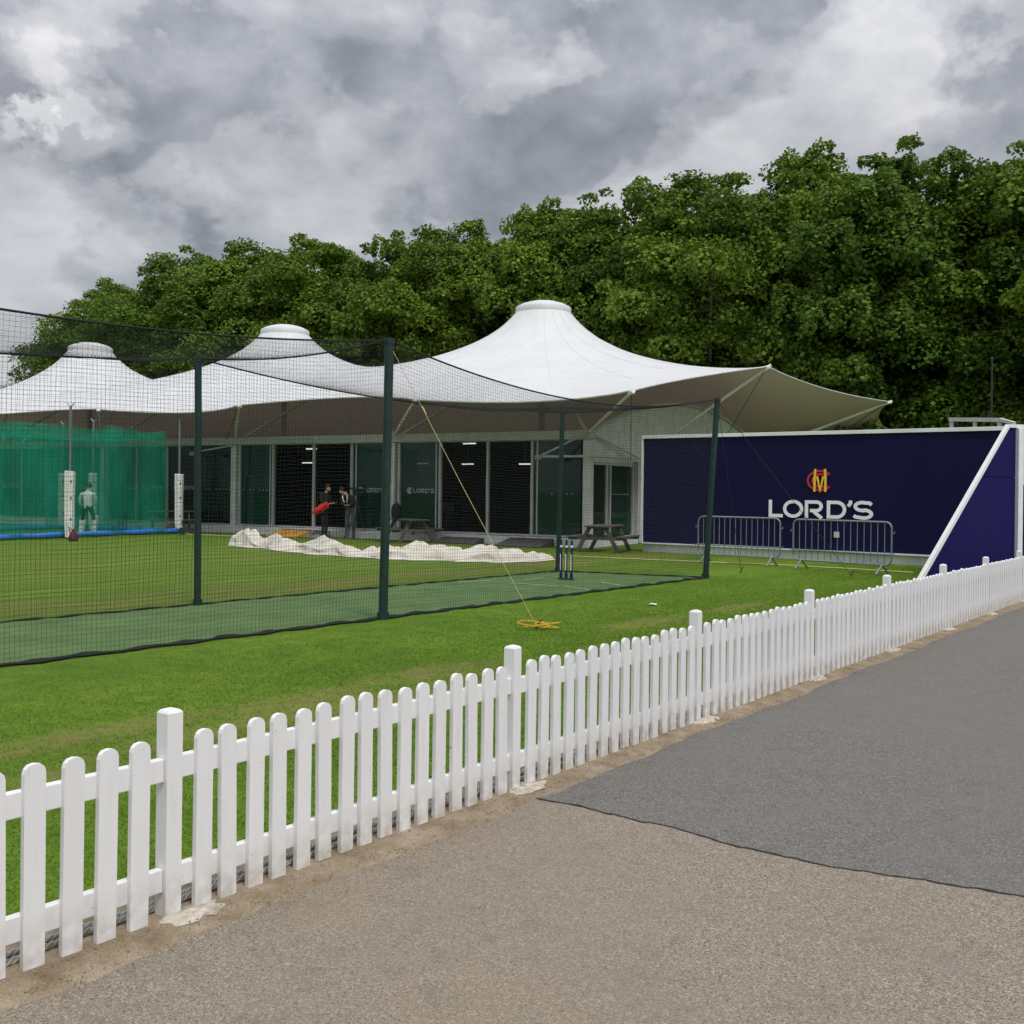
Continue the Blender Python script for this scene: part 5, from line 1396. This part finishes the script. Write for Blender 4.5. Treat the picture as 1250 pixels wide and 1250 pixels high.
b = MB(); d = V(-.25, -.05, -.9).normalized(); b.box(V(-.02, 0, -.16) + d * .28, (.56, .108, .04), (d, V(1, 0, 0) - d * d.x, d.cross(V(1, 0, 0)).normalized()), .012); b.build('blade', M['wood_bat'], bt)

# ------------------------------------------------------------------ TREES
def tree_mesh(seed, H, Rw, nclus, per, low=.20):
    r_ = np.random.default_rng(seed)
    cen = []; rad = []; tone = []
    tries = 0
    while len(cen) < nclus and tries < 20000:
        tries += 1
        z = r_.uniform(low, .97); a = r_.uniform(0, 2 * np.pi)
        prof = np.sin(np.pi * np.clip((z - low + .09) / (1.08 - low), 0, 1)) ** .62
        q = np.sqrt(r_.uniform(.12, 1)); rr = Rw * prof * q * (1 + .13 * np.sin(3 * a + seed) + .10 * np.sin(5 * a + 2 * seed))
        p = np.array([rr * np.cos(a), rr * np.sin(a), z * H]); R0 = r_.uniform(.85, 1.75) * (1.0 if z < .85 else .72)
        if all(np.linalg.norm(p - c) > .62 * (R0 + R1) * .72 for c, R1 in zip(cen, rad)):
            cen.append(p); rad.append(R0); tone.append(r_.normal(0, .15))
    # sprigs past the outline
    for _ in range(46):
        a = r_.uniform(0, 2 * np.pi); z = r_.uniform(.45, 1.0); prof = np.sin(np.pi * np.clip((z - low + .09) / (1.08 - low), 0, 1)) ** .62
        rr = Rw * prof * r_.uniform(.75, 1.06); cen.append(np.array([rr * np.cos(a), rr * np.sin(a), z * H + r_.uniform(.2, 1.0)])); rad.append(r_.uniform(.30, .62)); tone.append(r_.normal(.12, .12))
    P, T, Nn = [], [], []
    for c, R0, tn in zip(cen, rad, tone):
        n = int(per * (R0 / 1.3) ** 2)
        d = r_.normal(size=(n, 3)); d /= np.linalg.norm(d, axis=1)[:, None]
        d[:, 2] = np.where(d[:, 2] < -.55, -d[:, 2], d[:, 2])
        sh = r_.uniform(.35, 1.0, n) ** .45 * (1 + .22 * np.sin(d[:, 0] * 5 + d[:, 1] * 4 + c[0]))
        P.append(c + d * (R0 * sh)[:, None] * np.array([1.1, 1.1, .82])); T.append(np.clip(.42 + tn + r_.normal(0, .17, n), 0, 1)); Nn.append(d)
    P = np.concatenate(P); T = np.concatenate(T); D = np.concatenate(Nn); n = len(P)
    nr = D * .6 + r_.normal(size=(n, 3)) * .55 + np.array([0, 0, .45]); nr /= np.linalg.norm(nr, axis=1)[:, None]
    tx = np.cross(nr, r_.normal(size=(n, 3))); tx /= np.linalg.norm(tx, axis=1)[:, None]; ty = np.cross(nr, tx)
    s = r_.uniform(.055, .115, n)[:, None]
    fold = nr * s * r_.uniform(-.3, .3, n)[:, None]
    vv = np.empty((n, 4, 3)); vv[:, 0] = P - ty * s * 1.05; vv[:, 1] = P + tx * s * .95 + fold; vv[:, 2] = P + ty * s * 1.1; vv[:, 3] = P - tx * s * .95 + fold
    return vv.reshape(-1, 3), np.arange(n * 4).reshape(-1, 4), np.repeat(T, 4), cen
def build_tree(seed, H, Rw, nclus, per, mat, low, label):
    rt = thing('plane_tree', (0, 0, 0), label, 'tree', 'row of plane trees behind the pavilion')
    vv, ff, tt_, cen = tree_mesh(seed, H, Rw, nclus, per, low)
    np_mesh('crown', vv, ff, mat, rt, tt_)
    r_ = random.Random(seed); b = MB(); hT = H * (low + .12)
    b.tube([V(0, 0, -.2), V(.05, 0, hT * .3), V(.1, .1, hT * .7), V(.0, .1, hT)], [.55, .42, .36, .30], 12)
    for c in sorted(cen, key=lambda q: q[2])[::4][:26]:
        c = V(*c); s_ = V(0, .1, min(hT, c.z * .8) * r_.uniform(.75, 1)); mid = s_.lerp(c, .5) + V(r_.uniform(-.5, .5), r_.uniform(-.5, .5), r_.uniform(-.2, .6))
        b.tube([s_, s_.lerp(mid, .6), mid, c], [.20, .14, .09, .03], 7)
    b.tube([V(0, .1, hT), V(.3, 0, H * .6), V(.1, .2, H * .86)], [.30, .18, .05], 8)
    b.build('trunk', M['bark'], rt, smooth=True); return rt
tp_ = [build_tree(3, 18, 5.6, 120, 1050, M['leaf'], .14, ''), build_tree(8, 18, 5.9, 125, 1050, M['leaf_dark'], .12, ''), build_tree(21, 18, 5.4, 115, 1050, M['leaf'], .16, '')]
def row(px, back=0.0):
    # the row stands parallel to the pavilion, behind it
    q0 = V(24.8, 50, 0) + NB * back; u = (px - HX) / FPX
    d = V(-.905, .427, 0); k = (u * q0.y - q0.x) / (d.x - u * d.y); return q0 + d * k
trees = [(1262, 164, 1.0, 'far right, cut by the picture edge'), (1120, 170, 1.05, 'above the bare end of the navy board'), (985, 176, 1.0, 'above the white lettering of the board'), (868, 203, 1.0, 'rising behind the raised right tip of the roof'),
         (768, 214, 1.0, 'right of the largest roof peak'), (662, 244, 1.0, 'directly behind the largest roof peak'), (560, 263, 1.0, 'just left of the largest roof peak'), (470, 280, 1.0, 'behind the tall green net post'),
         (385, 284, 1.0, 'right of the middle roof peak'), (300, 290, 1.0, 'left of the middle roof peak'), (215, 299, 1.0, 'between the left and middle roof peaks'), (140, 338, .95, 'behind the leftmost roof peak, low and leaning to open sky')]
for i, (px, top, sc_, lab) in enumerate(trees):
    src = tp_[i % 3]; o_ = src if i < 3 else copy_tree(src)
    p = row(px, random.uniform(-1.2, 1.2)); o_.location = p
    u, v_ = ray(px, top + 6); H = EYE + v_ * p.y
    o_.scale = (sc_ * random.uniform(1.02, 1.16), sc_ * random.uniform(1.02, 1.16), H / 18.5); o_.rotation_euler = (0, 0, random.uniform(0, 6.28))
    o_['label'] = 'large leafy plane tree ' + lab
back = [(1200, 215), (1050, 225), (920, 250), (800, 262), (700, 285), (600, 305), (500, 320), (410, 325), (320, 330), (240, 340), (170, 370), (108, 392)]
for i, (px, top) in enumerate(back):
    o_ = copy_tree(tp_[(i + 1) % 3]); p = row(px, 9 + random.uniform(-1, 1)); o_.location = p
    u, v_ = ray(px, top); H = EYE + v_ * p.y; o_.scale = (1.05, 1.05, H / 18.6); o_.rotation_euler = (0, 0, random.uniform(0, 6.28))
    o_['label'] = 'plane tree of the rear row, mostly hidden by the nearer crowns'; o_['group'] = 'rear row of plane trees'
# boundary wall behind the trees
q0, q1 = row(1600, 16), row(-60, 16)
wb = V(q0.x, q0.y, 0); b = MB(); dirw = (q1 - q0).normalized()
b.box((q0 + q1) / 2 + V(0, 0, 1.6), ((q1 - q0).length, .35, 3.2), (dirw, V(-dirw.y, dirw.x, 0), V(0, 0, 1))); b.box((q0 + q1) / 2 + V(0, 0, 3.24), ((q1 - q0).length, .45, .08), (dirw, V(-dirw.y, dirw.x, 0), V(0, 0, 1)))
ob = b.build('boundary_wall', M['brick'], o=wb); ob.location = wb
tag(ob, 'dark brick boundary wall in the shade behind the row of trees', 'wall')
